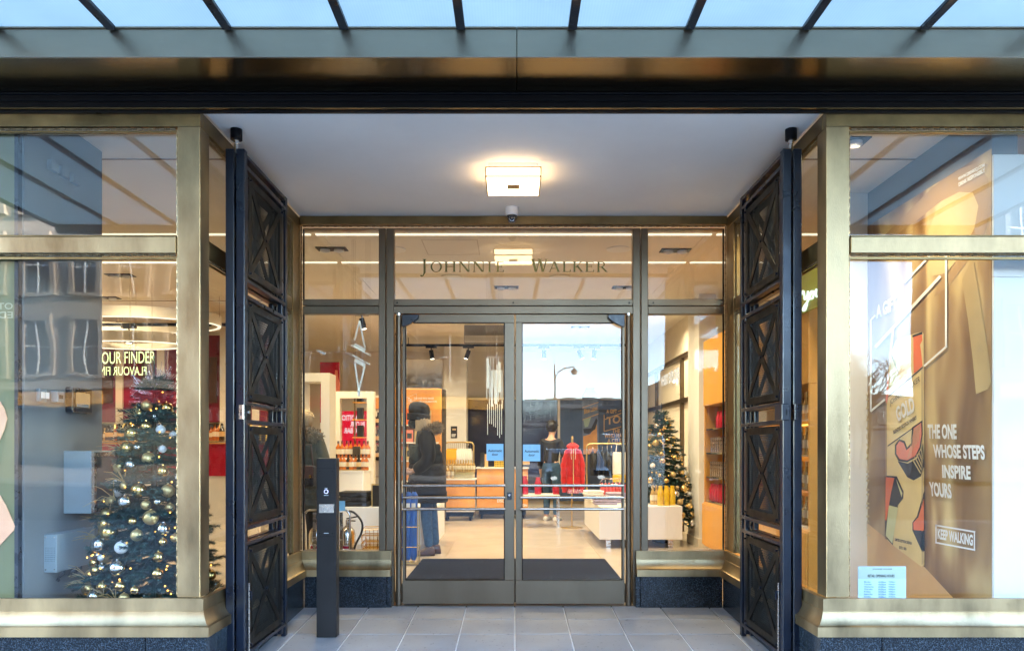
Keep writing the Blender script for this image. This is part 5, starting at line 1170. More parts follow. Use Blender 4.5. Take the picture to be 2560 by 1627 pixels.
# ================================================================ RED HOODED TOP ON STAND
D = 11.9
xc = XP(1432, D); z1 = ZP(1116, D); z0 = ZP(1232, D)
t = thing('hooded_top', 'red hooded sweatshirt hanging on a brass stand', 'garment', (xc, D, z0))
mb = MB(); n = 28; rings = []; random.seed(77)
for q in range(25):
    f = q / 24; w_ = .105 + .018 * math.sin(f * 3.0) if f < .86 else .135 - (f - .86) / .14 * .075; dp = .075 + .02 * math.sin(f * 3); dp *= 1 if f < .86 else 1 - (f - .86) * 2
    if f < .06: w_ *= .86; dp *= .86
    rings.append([(xc + (w_ + .007 * math.sin(k * 1.7 + q * .35)) * math.cos(2 * math.pi * k / n), D + dp * math.sin(2 * math.pi * k / n) + .011 * math.sin(k * 2.3 + q * .22) + .006 * math.sin(q * 1.1 + k), z0 + (z1 - z0) * f) for k in range(n)])
mb.loft(rings); bo = mb.build('body', M['redcloth'], t, smooth=True)
for s in (-1, 1):
    mb = MB(); L_ = z1 - z0; rings = []
    for q in range(19):
        f = q / 18; cx_ = xc + s * (.075 + .075 * min(1, f * 3) ** .8 - .015 * f); cz = z1 - .045 - L_ * .92 * f; r_ = (.040 + .010 * math.sin(f * 2.6)) * (1 if f < .93 else .8)
        rings.append([(cx_ + (r_ + .005 * math.sin(q * 2.1 + k)) * math.cos(2 * math.pi * k / 12), D - .03 + r_ * 1.1 * math.sin(2 * math.pi * k / 12) + .005 * math.sin(q * 1.7), cz) for k in range(12)])
    mb.loft(rings); mb.build('sleeve', M['redcloth'], t, smooth=True)
mb = MB(); n = 18; rings = []
for q in range(9):
    a = q / 8; r_ = .085 * math.sin(math.pi * (.18 + .70 * a)); rings.append([(xc + r_ * 1.2 * math.cos(2 * math.pi * k / n), D + .015 + r_ * .75 * math.sin(2 * math.pi * k / n), z1 - .035 + .085 * a + .02 * math.sin(2 * math.pi * k / n)) for k in range(n)])
mb.loft(rings); mb.build('hood', M['redcloth'], t, smooth=True)
for s in (-1, 1): MB().tube([(xc + s * .03, D - .085, z1 - .03), (xc + s * .035, D - .10, z1 - .12), (xc + s * .03, D - .103, z1 - .20)], .004, 6).build('drawstring', M['whitecloth'], t, smooth=True)
B('pocket', M['redcloth'], t, (xc - .10, xc + .10, D - .112, D - .102, z0 + .10, z0 + .26), bevel=.004)
B('zip', M['goldmatte'], t, (xc - .006, xc + .006, D - .118, D - .108, z0 + .02, z1 - .03))
MB().tube([(xc, D + .02, z1 + .02), (xc, D + .02, z1 + .12), (xc, D + .05, z1 + .15)], .008, 8).build('hook', M['goldmatte'], t)
st_ = thing('garment_stand', 'thin brass stand holding the red hooded sweatshirt', 'stand', (xc, D + .2, 0))
MB().tube([(xc, D + .2, .02), (xc, D + .2, z1 + .16), (xc, D + .05, z1 + .16)], .012, 8).build('pole', M['goldmatte'], st_); MB().lathe([(.17, 0), (.17, .012), (.02, .02)], 24, (xc, D + .2, .0005)).build('base', M['goldmatte'], st_)
# ================================================================ LEFT SIDELIGHT INTERIOR
def portal(label, p0, p1, pt, d, dep, inner=None, w_=.10, m=M['cream']):
    t = thing('display_portal', label, 'display frame', (XP((p0 + p1) / 2, d), d, 0)); x0, x1 = XP(p0, d), XP(p1, d); z1 = ZP(pt, d)
    B('jamb', m, t, (x0, x0 + w_, d, d + dep, 0, z1 - .1)); B('jamb', m, t, (x1 - w_, x1, d, d + dep, 0, z1 - .1)); B('lintel', m, t, (x0, x1, d, d + dep, z1 - .0995, z1)); return t, x0 + w_, x1 - w_, z1 - .1
portal('tall cream display portal beside the customer in the fur hood', 735, 824, 932, 8.6, .3)
t, a, b, z = portal('cream display portal around the red screen', 832, 934, 978, 11.0, .15)
B('shelf_post', M['brass_dark'], t, ((a + b) / 2, (a + b) / 2 + .02, 11.05, 11.07, 0, z))
for py in (1005, 1048, 1092): B('shelf', M['oak'], t, ((a + b) / 2 - .02, b - .02, 11.03, 11.2, ZP(py, 11.1) - .015, ZP(py, 11.1)))
for py, h, lb in ((1005, .09, 'small black carton on the topmost shelf of the red screen portal'), (1048, .17, 'black carton on the middle shelf of the red screen portal'), (1092, .17, 'black carton on the lowest shelf of the red screen portal')): boxthing('gift_box', M['blackbox'], (a + b) / 2 + .04, (a + b) / 2 + .13, 11.06, 11.16, ZP(py, 11.1) + .0005, ZP(py, 11.1) + h, lb, 'gift box')
D = 11.6
t = thing('red_screen', 'glowing red screen with reversed white words IN OUR 1820 BAR', 'screen', (XP(880, D), D, 1))
B('panel', M['redscreen'], t, (XP(842, D), XP(926, D), D, D + .04, ZP(1122, D), ZP(1027, D)))
def rt(s, p0, p1, y0, y1): ftext('lettering', s, (XP(p1, D), D - .003, ZP(y0, D)), (XP(p0, D), D - .003, ZP(y0, D)), (XP(p1, D), D - .003, ZP(y1, D)), M['screenwhite'], t, .02)
rt('TRADITION', 845, 912, 1051, 1037); rt('IN OUR', 876, 912, 1067, 1053); rt('1820 BAR', 860, 908, 1083, 1069)
t = thing('red_banner', 'tall red banner with a pale bottle picture behind the cream portal', 'banner', (XP(830, 12.4), 12.4, 1))
D = 12.4; B('sheet', M['red'], t, (XP(800, D), XP(848, D), D, D + .03, ZP(1056, D), ZP(905, D)))
mb = MB(); mb.add([(XP(x, D), D - .003, ZP(y, D)) for x, y in ((832, 1035), (830, 965), (836, 948), (838, 925), (844, 925), (846, 948), (850, 960), (850, 1035))], [tuple(range(8))]); mb.build('picture', c_rose, t)
D = 10.5
t = thing('bottle_counter', 'white counter with gold edge carrying rows of amber whisky bottles', 'counter', (XP(860, D), D, 0)); z = ZP(1176, D)
B('body', M['white'], t, (XP(800, D), XP(908, D), D, D + .5, 0, z - .02), bevel=.004); B('top', M['white'], t, (XP(798, D), XP(910, D), D - .02, D + .52, z - .0195, z)); B('gold_edge', M['goldmatte'], t, (XP(798, D), XP(908, D), D - .018, D - .008, z + .0005, z + .015))
B('riser', M['white'], t, (XP(815, D), XP(905, D), D + .28, D + .5, z + .0005, z + .17))
for i in range(9): put('whisky' if i % 3 else 'dark', XP(838, D) + i * .052, D + .09 + (i % 2) * .03, z, 'amber whisky bottle with slanted label at the front of the white counter', 'bottle', 'whisky bottles along the counter front', .82)
for i in range(9): put('whisky', XP(818, D) + i * .062, D + .37 + (i % 2) * .03, z + .17, 'amber whisky bottle on the raised back row of the counter', 'bottle', 'whisky bottles on the counter riser', .9)
boxthing('gift_box', M['bark'], XP(870, D), XP(889, D), D + .29, D + .33, z + .1705, z + .34, 'brown bottle carton standing among the raised whisky bottles', 'gift box')
# shelf of orange and dark goods behind
D = 12.0
t = thing('bottle_shelf', 'narrow lit shelf of dark bottles behind the white counter', 'shelf', (XP(937, D), D, 0))
B('frame', M['cream'], t, (XP(926, D), XP(962, D), D + .2, D + .24, 0, ZP(985, D))); B('head_panel', M['orange'], t, (XP(930, D), XP(960, D), D + .16, D + .199, ZP(1020, D), ZP(992, D)))
for py in (1064, 1108, 1150, 1190): B('shelf', M['chrome'], t, (XP(928, D), XP(960, D), D - .02, D + .199, ZP(py, D) - .012, ZP(py, D)))
for py, nm in ((1064, 'top'), (1108, 'second'), (1150, 'third')):
    for i in range(3): put('dark', XP(934 + i * 9, D), D + .08, ZP(py, D), 'dark bottle on the %s board of the narrow lit shelf' % nm, 'bottle', 'dark bottles on the %s narrow shelf' % nm, .8)
D = 12.2
t = thing('stock_shelf', 'cream wall shelf of amber bottles under the red banner', 'shelf', (XP(815, D), D, .9))
for py in (1108, 1145): B('board', M['cream'], t, (XP(793, D), XP(846, D), D - .02, D + .18, ZP(py, D) - .02, ZP(py, D)))
B('back', M['cream'], t, (XP(793, D), XP(846, D), D + .181, D + .2, 0, ZP(1060, D)))
for py, nm in ((1108, 'upper'), (1145, 'lower')):
    for i in range(6): put('whisky', XP(798 + i * 8.6, D), D + .07, ZP(py, D), 'amber bottle on the %s board of the cream wall shelf' % nm, 'bottle', 'amber bottles on the %s cream shelf board' % nm, .85)
# white bench with folded dark clothes
D = 9.2
t = thing('display_bench', 'long low white bench with folded black clothes at one end', 'bench', (-1.5, D, 0)); z = .56
B('body', M['white'], t, (-2.15, XP(1108, 10.2), D, 10.4, .10, z), bevel=.004); B('plinth', M['cream'], t, (-2.1, XP(1100, 10.2) - .05, D + .06, 10.34, 0, .0995))
foldstack(XP(890, D + .2), D + .22, z, .36, .3, 3, M['blackcloth'], 'pile of folded black jumpers on the white bench', .062)
t = thing('open_box', 'black box with gold edging standing on the white bench', 'box', (XP(938, D + .2), D + .2, z))
xa, xb = XP(926, D), XP(962, D); B('carton', M['blackbox'], t, (xa, xb, D + .1, D + .45, z + .0005, z + .27)); B('edging', M['goldmatte'], t, (xa - .006, xa + .008, D + .092, D + .0995, z + .0005, z + .28), (xa + .0085, xb, D + .092, D + .0995, z + .262, z + .28))
# white hanging sculpture
D = 7.2
t = thing('hanging_sculpture', 'white hourglass shaped light sculpture hung on fine wires', 'sculpture', W(897, 900, D))
def band(pts, wd, nm='band'):
    for a, b in zip(pts[:-1], pts[1:]): mb = MB(); mb.bar(W(*a, D), W(*b, D), wd, .006, (0, 1, 0)); mb.build(nm, M['crystal'], t)
band([(887, 850), (899, 802)], .014); band([(899, 802), (912, 868)], .014); band([(886, 862), (913, 876)], .035); band([(880, 862), (926, 889)], .009); band([(880, 886), (925, 911)], .009); band([(887, 900), (913, 914)], .035); band([(887, 908), (897, 975)], .016); band([(912, 916), (897, 975)], .016); band([(897, 975), (897, 990)], .03)
for px in (880, 884, 888, 915, 920, 925): MB().tube([W(px, 888, D), (XP(px, D), D, ZI)], .0012, 4).build('wire', M['steel'], t)
# acrylic rod chandelier
D = 8.4; random.seed(31)
t = thing('rod_chandelier', 'cluster of pale acrylic rods hung on thin wires inside the doors', 'chandelier', W(1237, 960, D))
for i in range(13):
    px = 1217 + i * 3.2; yy = D + random.uniform(-.1, .1); top = random.choice((895, 912, 905, 925)); bot = top + random.uniform(70, 110); big = i % 3 == 1
    B('rod', M['crystal'], t, (XP(px, yy) - (.011 if big else .004), XP(px, yy) + (.011 if big else .004), yy, yy + .008, ZP(bot, yy), ZP(top, yy)))
    MB().tube([(XP(px, yy), yy + .004, ZP(top, yy)), (XP(px, yy), yy + .004, ZI)], .001, 4).build('wire', M['steel'], t)
for i in range(8):
    px = 1219 + i * 5; yy = D + random.uniform(-.1, .1); B('rod', M['crystal'], t, (XP(px, yy) - .003, XP(px, yy) + .003, yy, yy + .006, ZP(1075 + random.uniform(-25, 20), yy), ZP(1010, yy)))
# mat
D = 0
mb = MB(); mb.box(XP(1056, 8.66), XP(1512, 8.66), D0 + .14, 8.66, .001, .012); mb.build('door_mat', M['mat_'], None, bevel=.003, label='large charcoal entrance mat on the shop floor inside the doors', cat='mat')
# ================================================================ FIRE EXTINGUISHER TROLLEY
D = 6.62
t = thing('extinguisher_trolley', 'chrome framed trolley holding steel fire extinguishers behind the side glass', 'trolley', (XP(820, D), D, 0))
def rr_frame(x0, x1, z0, z1, y, q=.06):
    pts = []
    for cx_, cz, a0 in ((x1 - q, z1 - q, 0), (x0 + q, z1 - q, 90), (x0 + q, z0 + q, 180), (x1 - q, z0 + q, 270)):
        for k in range(6): a = R(a0 + 90 * k / 5); pts.append((cx_ + q * math.cos(a), y, cz + q * math.sin(a)))
    return pts + [pts[0]]
MB().tube(rr_frame(XP(761, D), XP(875, D), .30, ZP(1274, D), D, .055), .0095, 10).build('frame', M['chrome'], t, smooth=True)
for x in (XP(785, D), XP(852, D)):
    B('strut', M['steel'], t, (x - .014, x + .014, D + .012, D + .02, .02, ZP(1280, D)))
for x in (XP(775, D), XP(862, D)): MB().tube([(x - .02, D + .1, .05), (x + .02, D + .1, .05)], .05, 14).build('wheel', M['black'], t, smooth=True)
B('platform', M['steel'], t, (XP(765, D), XP(875, D), D + .021, D + .2, .06, .075))
for px, lb in ((783, 'steel fire extinguisher beside the coat of the fur hooded customer'), (862, 'steel fire extinguisher with black hose and red printed label')):
    e_ = thing('fire_extinguisher', lb, 'fire extinguisher', (XP(px, D), D + .11, .076)); x = XP(px, D) * 1.0; y = D + .115
    MB().lathe([(.06, .0), (.068, .01), (.068, .43), (.06, .47), (.035, .50), (.022, .51)], 22, (x, y, .0765)).build('cylinder', M['chrome'], e_, smooth=True)
    MB().lathe([(.018, .51), (.018, .56), (.012, .565)], 12, (x, y, .0765)).build('valve', M['steel'], e_, smooth=True)
    mb = MB(); mb.bar((x - .01, y, .65), (x + .09, y, .67), .02, .012); mb.bar((x - .01, y, .635), (x + .07, y, .63), .02, .01); mb.build('handle', M['black'], e_)
    mb = MB(); th0 = -math.pi / 2 - .55; pts = [[(x + .0688 * math.cos(th0 + k * .18), y + .0688 * math.sin(th0 + k * .18), z) for k in range(7)] for z in (.24, .42)]
    mb.add(pts[0] + pts[1], [(k, k + 1, k + 8, k + 7) for k in range(6)]); lb_ = mb.build('label', M['whiteink'], e_, smooth=True)
    mb = MB(); pts = [[(x + .0694 * math.cos(th0 + k * .18), y + .0694 * math.sin(th0 + k * .18), z) for k in range(7)] for z in (.39, .415)]; mb.add(pts[0] + pts[1], [(k, k + 1, k + 8, k + 7) for k in range(6)]); mb.build('red_stripe', M['red'], lb_)
    if px > 800:
        hp = [(872, 1277), (884, 1280), (897, 1292), (905, 1306), (906, 1320), (902, 1335), (893, 1352), (887, 1366), (884, 1380)]
        mb = MB(); mb.tube([W(a, b, D + .02) for a, b in curve([tuple(map(float, p)) for p in hp], 3)], .0095, 8); ho = mb.build('hose', M['hose'], e_, smooth=True); MB().tube([W(884.2, 1369, D + .02), W(883.5, 1384, D + .02)], .0115, 8).build('nozzle', M['chrome'], ho)
boxthing('info_card', M['bluepaper'], XP(846, D), XP(864, D), D - .02, D - .018, ZP(1276, D), ZP(1251, D), 'small blue card standing above the extinguisher trolley', 'card', bevel=0)
# ================================================================ WIRE BASKETS, UMBRELLA STAND
D = 7.5; xc = XP(938, D)
for i in range(5):
    t = thing('wire_basket', 'gold wire shopping basket in the stack by the door jamb', 'basket', (xc, D, .10 + i * .07), 'gold wire baskets in a stack'); z = .02 + i * .068; mb = MB()
    for k in range(4): zz_ = z + .02 + k * .055; e_ = .10 + k * .008; mb.tube([(xc - e_, D - .08, zz_), (xc + e_, D - .08, zz_), (xc + e_, D + .08, zz_), (xc - e_, D + .08, zz_), (xc - e_, D - .08, zz_)], .003, 4)
    for k in range(7): u = -1 + k / 3; mb.tube([(xc + u * .10, D - .08, z + .02), (xc + u * .124, D - .08, z + .185)], .0025, 4)
    mb.build('wire_body', M['gold'], t); MB().tube([(xc - .12, D, z + .185), (xc - .10, D - .02, z + .21), (xc + .10, D - .02, z + .21), (xc + .12, D, z + .185)], .004, 5).build('handle', M['gold'], t)
D = 8.3; xc = XP(1022, D)
t = thing('umbrella_stand', 'open brass umbrella stand full of royal blue umbrellas', 'umbrella stand', (xc, D, 0))
for dx in (-.11, .11):
    for dy in (-.08, .08): B('post', M['goldmatte'], t, (xc + dx - .006, xc + dx + .006, D + dy - .006, D + dy + .006, 0, .62))
for z in (.05, .20, .42, .61): mb = MB(); mb.tube([(xc - .11, D - .08, z), (xc + .11, D - .08, z), (xc + .11, D + .08, z), (xc - .11, D + .08, z), (xc - .11, D - .08, z)], .005, 5); mb.build('ring', M['goldmatte'], t)
B('tray', M['goldmatte'], t, (xc - .10, xc + .10, D - .07, D + .07, .01, .03))
random.seed(2)
for i, (dx, dy) in enumerate(((-.06, -.03), (.0, -.04), (.06, -.03), (-.03, .03), (.04, .035))):
    u = thing('umbrella', 'furled royal blue umbrella standing in the brass stand', 'umbrella', (xc + dx, D + dy, .03), 'blue umbrellas in the stand'); x, y = xc + dx, D + dy
    MB().tube([(x, y, .032), (x, y, .10), (x, y, .5), (x + .01, y, .76), (x + .01, y, .80)], [.008, .034, .040, .036, .014], 9).build('canopy', M['bluecloth'], u, smooth=True)
    MB().tube([(x + .01, y, .79), (x + .01, y, .88), (x + .025, y, .91), (x + .045, y, .90)], .010, 8).build('handle', M['black'], u, smooth=True)
    if i < 3: B('tag', M['whiteink'], u, (x - .02, x + .025, y - .052, y - .050, .60, .68))
# ================================================================ PEOPLE
def skin_mesh(name, joints, edges, m, parent, root='pelvis', sub=2):
    """one continuous surface grown over a jointed skeleton; joints: name -> (x, y, z, radius[, radius2])"""
    me = bpy.data.meshes.new(name); bm = bmesh.new(); sk = bm.verts.layers.skin.verify(); vv = {}
    for k, j in joints.items():
        v = bm.verts.new(j[:3]); v[sk].radius = (j[3], j[4] if len(j) > 4 else j[3]); v[sk].use_root = (k == root); vv[k] = v
    for a, b in edges: bm.edges.new((vv[a], vv[b]))
    bm.to_mesh(me); bm.free(); me.materials.append(m)
    o = obj(name, me, parent)
    md = o.modifiers.new('skin', 'SKIN'); md.use_smooth_shade = True
    if sub: s = o.modifiers.new('sub', 'SUBSURF'); s.levels = sub; s.render_levels = sub
    return o
def person(label, loc, rz, J=None, top='puffer', trousers='denim', shoes='leather', hair='hair_blond', coat_hem=None, beanie=False, mask=False, fur=False, H=1.70, sleeve=True, pufr=0):
    """front of the figure is -Y before turning by rz"""
    t = thing('person', label, 'person'); k = H / 1.70
    j = dict(pelvis=(0, 0, .93, .125, .10), waist=(0, .0, 1.06, .115, .095), chest=(0, .0, 1.25, .135, .105), neckb=(0, .01, 1.42, .062), neck=(0, .0, 1.49, .050), jaw=(0, -.025, 1.545, .062, .07), head=(0, -.005, 1.61, .075, .092), crown=(0, .01, 1.665, .055, .065), nose=(0, -.105, 1.585, .012),
             hipL=(.09, 0, .88, .085), kneeL=(.095, -.015, .49, .055), ankL=(.095, .02, .10, .036), heelL=(.095, .03, .045, .034), toeL=(.105, -.16, .03, .028), hipR=(-.09, 0, .88, .085), kneeR=(-.095, -.015, .49, .055), ankR=(-.095, .02, .10, .036), heelR=(-.095, .03, .045, .034), toeR=(-.105, -.16, .03, .028),
             shL=(.165, .01, 1.385, .055), elL=(.22, .03, 1.11, .042), wrL=(.225, -.05, .88, .028), paL=(.225, -.075, .81, .030, .018), shR=(-.165, .01, 1.385, .055), elR=(-.22, .03, 1.11, .042), wrR=(-.225, -.05, .88, .028), paR=(-.225, -.075, .81, .030, .018))
    j.update(J or {}); j = {n: tuple(x * k for x in v) for n, v in j.items()}
    E = [('pelvis', 'waist'), ('waist', 'chest'), ('chest', 'neckb'), ('neckb', 'neck'), ('neck', 'jaw'), ('jaw', 'head'), ('head', 'crown'), ('jaw', 'nose')]
    for s in 'LR': E += [('pelvis', 'hip' + s), ('hip' + s, 'knee' + s), ('knee' + s, 'ank' + s), ('ank' + s, 'heel' + s), ('heel' + s, 'toe' + s), ('chest', 'sh' + s), ('sh' + s, 'el' + s), ('el' + s, 'wr' + s), ('wr' + s, 'pa' + s)]
    for s in 'LR':                                   # five separate fingers
        p = V(j['pa' + s][:3]); w_ = V(j['wr' + s][:3]); d = (p - w_).normalized(); sd = V((0, 1, 0)) - d * d.y; sd.normalize(); inn = d.cross(sd) * (1 if s == 'L' else -1)
        for i, (o_, L_) in enumerate(((-.030, .060), (-.010, .072), (.010, .068), (.028, .052))):
            a = p + sd * o_ + d * .012; b = a + d * L_ * .55 * k; c = b + (d * .8 + inn * .5) * L_ * .45 * k
            for n, q, r_ in (('a', a, .0095), ('b', b, .0088), ('c', c, .007)): j['f%s%d%s' % (s, i, n)] = (*q, r_)
            E += [('pa' + s, 'f%s%da' % (s, i)), ('f%s%da' % (s, i), 'f%s%db' % (s, i)), ('f%s%db' % (s, i), 'f%s%dc' % (s, i))]
        a = w_ + d * .025 - sd * .030; b = a + (d * .75 - sd * .6) * .035 * k; c = b + (d + inn * .3) * .028 * k
        for n, q, r_ in (('a', a, .011), ('b', b, .010), ('c', c, .008)): j['t%s%s' % (s, n)] = (*q, r_)
        E += [('wr' + s, 't%sa' % s), ('t%sa' % s, 't%sb' % s), ('t%sb' % s, 't%sc' % s)]
    body = skin_mesh('body', j, E, M['skin'], t, sub=1)
    def grow(names, add): return {n: (*j[n][:3], *(r + add for r in j[n][3:])) for n in names}
    # trousers
    tj = grow(['pelvis', 'waist'] + [a + s for a in ('hip', 'knee') for s in 'LR'], .016 * k)
    for s in 'LR': q = j['ank' + s]; tj['ank' + s] = (q[0], q[1], q[2] - .012, .054 * k)
    skin_mesh('trousers', tj, [('waist', 'pelvis')] + [e for s in 'LR' for e in (('pelvis', 'hip' + s), ('hip' + s, 'knee' + s), ('knee' + s, 'ank' + s))], M[trousers], t)
    # shoes
    for s in 'LR':
        h, to, an = V(j['heel' + s][:3]), V(j['toe' + s][:3]), V(j['ank' + s][:3]); d = to - h; d.z = 0; d.normalize(); sd = V((-d.y, d.x, 0)); mb = MB(); rings = []
        for f, wd, z0, z1 in ((-.055, .028, .0, .05), (-.045, .038, -.0, .10 if shoes == 'leather' else .07), (.02, .040, 0, .14 if shoes == 'leather' else .085), (.07, .042, 0, .085), (.13, .048, 0, .065), (.19, .045, 0, .05), (.225, .025, .006, .035)):
            c = h + d * f * k; rings.append([tuple(V((c.x, c.y, 0)) + sd * (wd * k * math.cos(a)) + V((0, 0, h.z - .045 * k + (z0 + z1) / 2 * k + (z1 - z0) / 2 * k * math.sin(a)))) for a in [2 * math.pi * q / 12 for q in range(12)]])
        mb.loft(rings); mb.build('shoe', M[shoes], t, smooth=True)
    # upper garment
    add = .045 if coat_hem else .012
    cj = grow(['pelvis', 'waist', 'chest'] + [a + s for a in ('sh', 'el') for s in 'LR'], add * k); q = j['neckb']; cj['neckb'] = (*q[:2], q[2] + .0, q[3] + .03 * k)
    ed = [('pelvis', 'waist'), ('waist', 'chest'), ('chest', 'neckb')]
    if coat_hem is None: cj.pop('pelvis'); cj['pelvis'] = (*j['pelvis'][:2], j['pelvis'][2] + .02, *(r + .03 for r in j['pelvis'][3:]))
    for s in 'LR':
        ed += [('chest', 'sh' + s), ('sh' + s, 'el' + s)]
        if sleeve: q = j['wr' + s]; cj['wr' + s] = (*q[:3], q[3] + (add * .75 + .008) * k); ed.append(('el' + s, 'wr' + s))
        else: cj['el' + s] = tuple(V(j['sh' + s][:3]).lerp(V(j['el' + s][:3]), .6)) + (.062 * k,)
    skin_mesh('jacket' if coat_hem else 'shirt', cj, ed, M[top], t)
    if coat_hem:                                     # quilted skirt of the coat
        mb = MB(); rings = []; n = 28; zt, zb = 1.30 * k, coat_hem * k; m_ = 30; pe, ch = V(j['pelvis'][:3]), V(j['chest'][:3])
        for i in range(m_ + 1):
            f = i / m_; z = zt + (zb - zt) * f; c = ch.lerp(pe, min(1, (ch.z - z) / max(.01, ch.z - pe.z))) if z < ch.z else ch
            puff = .012 * abs(math.sin(f * math.pi * pufr)) if pufr else 0
            rx, ry = (.195 + .05 * f ** 1.3 + puff) * k, (.178 + .055 * f ** 1.2 + puff) * k
            rings.append([(c.x + rx * math.cos(2 * math.pi * q / n) + .005 * math.sin(q * 3 + i * .4), c.y + ry * math.sin(2 * math.pi * q / n) + .005 * math.cos(q * 2.3 + i * .3), z) for q in range(n)])
        mb.loft(rings); mb.build('coat', M[top], t, smooth=True)
    # head dress and hair
    hd = V(j['head'][:3]); random.seed(len(label))
    if beanie:
        def cap(pr): return [[(hd.x + r_ * k * .90 * math.cos(2 * math.pi * q / 20), hd.y + (.012 + r_ * 1.08 * math.sin(2 * math.pi * q / 20)) * k, hd.z + (z - .10 * (r_ * math.sin(2 * math.pi * q / 20))) * k) for q in range(20)] for r_, z in pr]
        mb = MB(); mb.loft(cap([(.104, .02), (.114, .06), (.118, .10), (.113, .135), (.098, .165), (.065, .188), (.012, .196)])); be = mb.build('beanie', M['blackcloth'], t, smooth=True)
        mb = MB(); mb.loft(cap([(.104, -.025), (.114, -.022), (.119, .01), (.120, .045), (.112, .052)])); mb.build('cuff', M['blackcloth'], be, smooth=True)
        mb = MB(); mb.loft([[(hd.x + r_ * math.cos(2 * math.pi * q / 16) * k, hd.y + (.03 + r_ * 1.05 * math.sin(2 * math.pi * q / 16)) * k, hd.z + z * k) for q in range(16)] for r_, z in ((.098, .03), (.105, -.03), (.098, -.09), (.08, -.15))]); 
        mb.v = [(x, max(y, hd.y - .035), z) for x, y, z in mb.v]; mb.build('hair', M[hair], t, smooth=True)
    else:
        mb = MB(); mb.ball(hd + V((0, .022, .03)) * k, .112 * k, 18, 12, (.9, 1.02, 1.0)); mb.v = [(x, y if z > hd.z + .03 else max(y, hd.y - .015), z) for x, y, z in mb.v]; mb.v = [(x + random.uniform(-.006, .006), y + random.uniform(-.006, .006), z + random.uniform(-.006, .006)) for x, y, z in mb.v]; mb.build('hair', M[hair], t, smooth=True)
        mb = MB()
        for i in range(160):
            th, ph = random.random() * 6.283, random.uniform(.1, 1.5); d = V((math.cos(th) * math.cos(ph), math.sin(th) * math.cos(ph), math.sin(ph))); p = hd + V((0, .022, .03)) + d * .10; mb.tube([p, p + d * .02 + V((0, -.02, -.005))], [.006, .001], 4)
        mb.build('fringe', M[hair], t)
    for s in (-1, 1):
        MB().ball(hd + V((s * .030, -.088, -.005)) * k, .009 * k, 8, 6).build('eye', M['darkglass'], t, smooth=True)
        if not beanie: MB().ball(hd + V((s * .083, .01, -.015)) * k, .024 * k, 8, 6, (.4, .7, 1.1)).build('ear', M['skin'], t, smooth=True)
    mb = MB(); mb.ball(hd + V((0, -.088, -.062)) * k, .020 * k, 10, 6, (1.2, .5, .35)); mb.build('mouth', M['pinkcloth'], t, smooth=True)
    if mask: mb = MB(); mb.ball(hd + V((0, -.055, -.055)) * k, .070 * k, 14, 10, (1.0, .95, .95)); mb.build('face_mask', M['blackcloth'], t, smooth=True)
    if fur:
        mb = MB(); n = 900; nb = V(j['neckb'][:3])
        for i in range(n):
            a = random.uniform(-.4, math.pi + .4); b = random.random() * 6.283; rr_ = .055; c = nb + V((.15 * math.cos(a), .05 + .13 * math.sin(a), .035 + .045 * math.sin(a)))
            o_ = V((math.cos(a) * math.cos(b), math.sin(a) * math.cos(b), math.sin(b))); p = c + o_ * .03; q = c + o_ * random.uniform(.06, .088) + V((random.uniform(-.012, .012), random.uniform(-.012, .012), random.uniform(-.02, .008))); mb.tube([p, q], [.007, .0015], 4)
        mb.build('fur_hood', M['fur'], t)
    t.location = loc; t.rotation_euler = (0, 0, rz); return t
person('person in black quilted coat and beanie standing beside the umbrella stand', (XP(1068, 9.05), 9.05, 0), R(-82), dict(
    chest=(0, -.03, 1.25, .135, .105), neckb=(0, -.05, 1.42, .062), neck=(0, -.075, 1.49, .05), jaw=(0, -.115, 1.53, .062, .07), head=(0, -.105, 1.60, .075, .092), crown=(0, -.09, 1.655, .055, .065), nose=(0, -.195, 1.57, .012),
    shL=(.165, -.02, 1.385, .055), shR=(-.165, -.02, 1.385, .055), elL=(.22, .02, 1.11, .045), elR=(-.22, .02, 1.11, .045), wrL=(.19, -.16, .98, .03), wrR=(-.19, -.16, .98, .03), paL=(.185, -.23, .97, .03, .018), paR=(-.185, -.23, .97, .03, .018),
    kneeR=(-.085, .06, .49, .055), ankR=(-.085, .10, .10, .036), heelR=(-.085, .11, .045, .034), toeR=(-.09, -.08, .03, .028)), coat_hem=.62, beanie=True, mask=True, fur=True, H=1.74, pufr=9)
person('person in black shirt, blue jeans and white trainers by the low table', (XP(1378, 13.3), 13.3, 0), R(155), dict(neck=(0, -.02, 1.48, .05), jaw=(0, -.06, 1.53, .062, .07), head=(0, -.05, 1.60, .075, .092), crown=(0, -.04, 1.655, .055, .065), nose=(0, -.145, 1.57, .012),
    elR=(-.23, -.02, 1.13, .042), wrR=(-.15, -.20, 1.10, .028), paR=(-.11, -.25, 1.11, .03, .018), kneeL=(.10, -.06, .49, .055), ankL=(.10, -.02, .10, .036), heelL=(.10, -.01, .045, .034), toeL=(.11, -.20, .03, .028)), top='blackcloth', shoes='rubber', hair='hair_black', H=1.74, sleeve=True)
M['parka'] = mat('olive_parka_cloth', (.045, .045, .03), .7, 0, .3, 12, .3, 40, .1)
cust = person('person in olive fur hooded parka standing close behind the side glass', (XP(752, 7.4), 7.5, 0), R(180), top='parka', trousers='blackcloth', shoes='leather', hair='hair_blond', coat_hem=.70, fur=True, H=1.62, pufr=5)
t = thing('handbag', 'dark handbag with gold clasp hanging from the parka arm', 'bag', W(773, 1200, 7.3)); bx_ = XP(778, 7.25); zb_ = ZP(1215, 7.25)
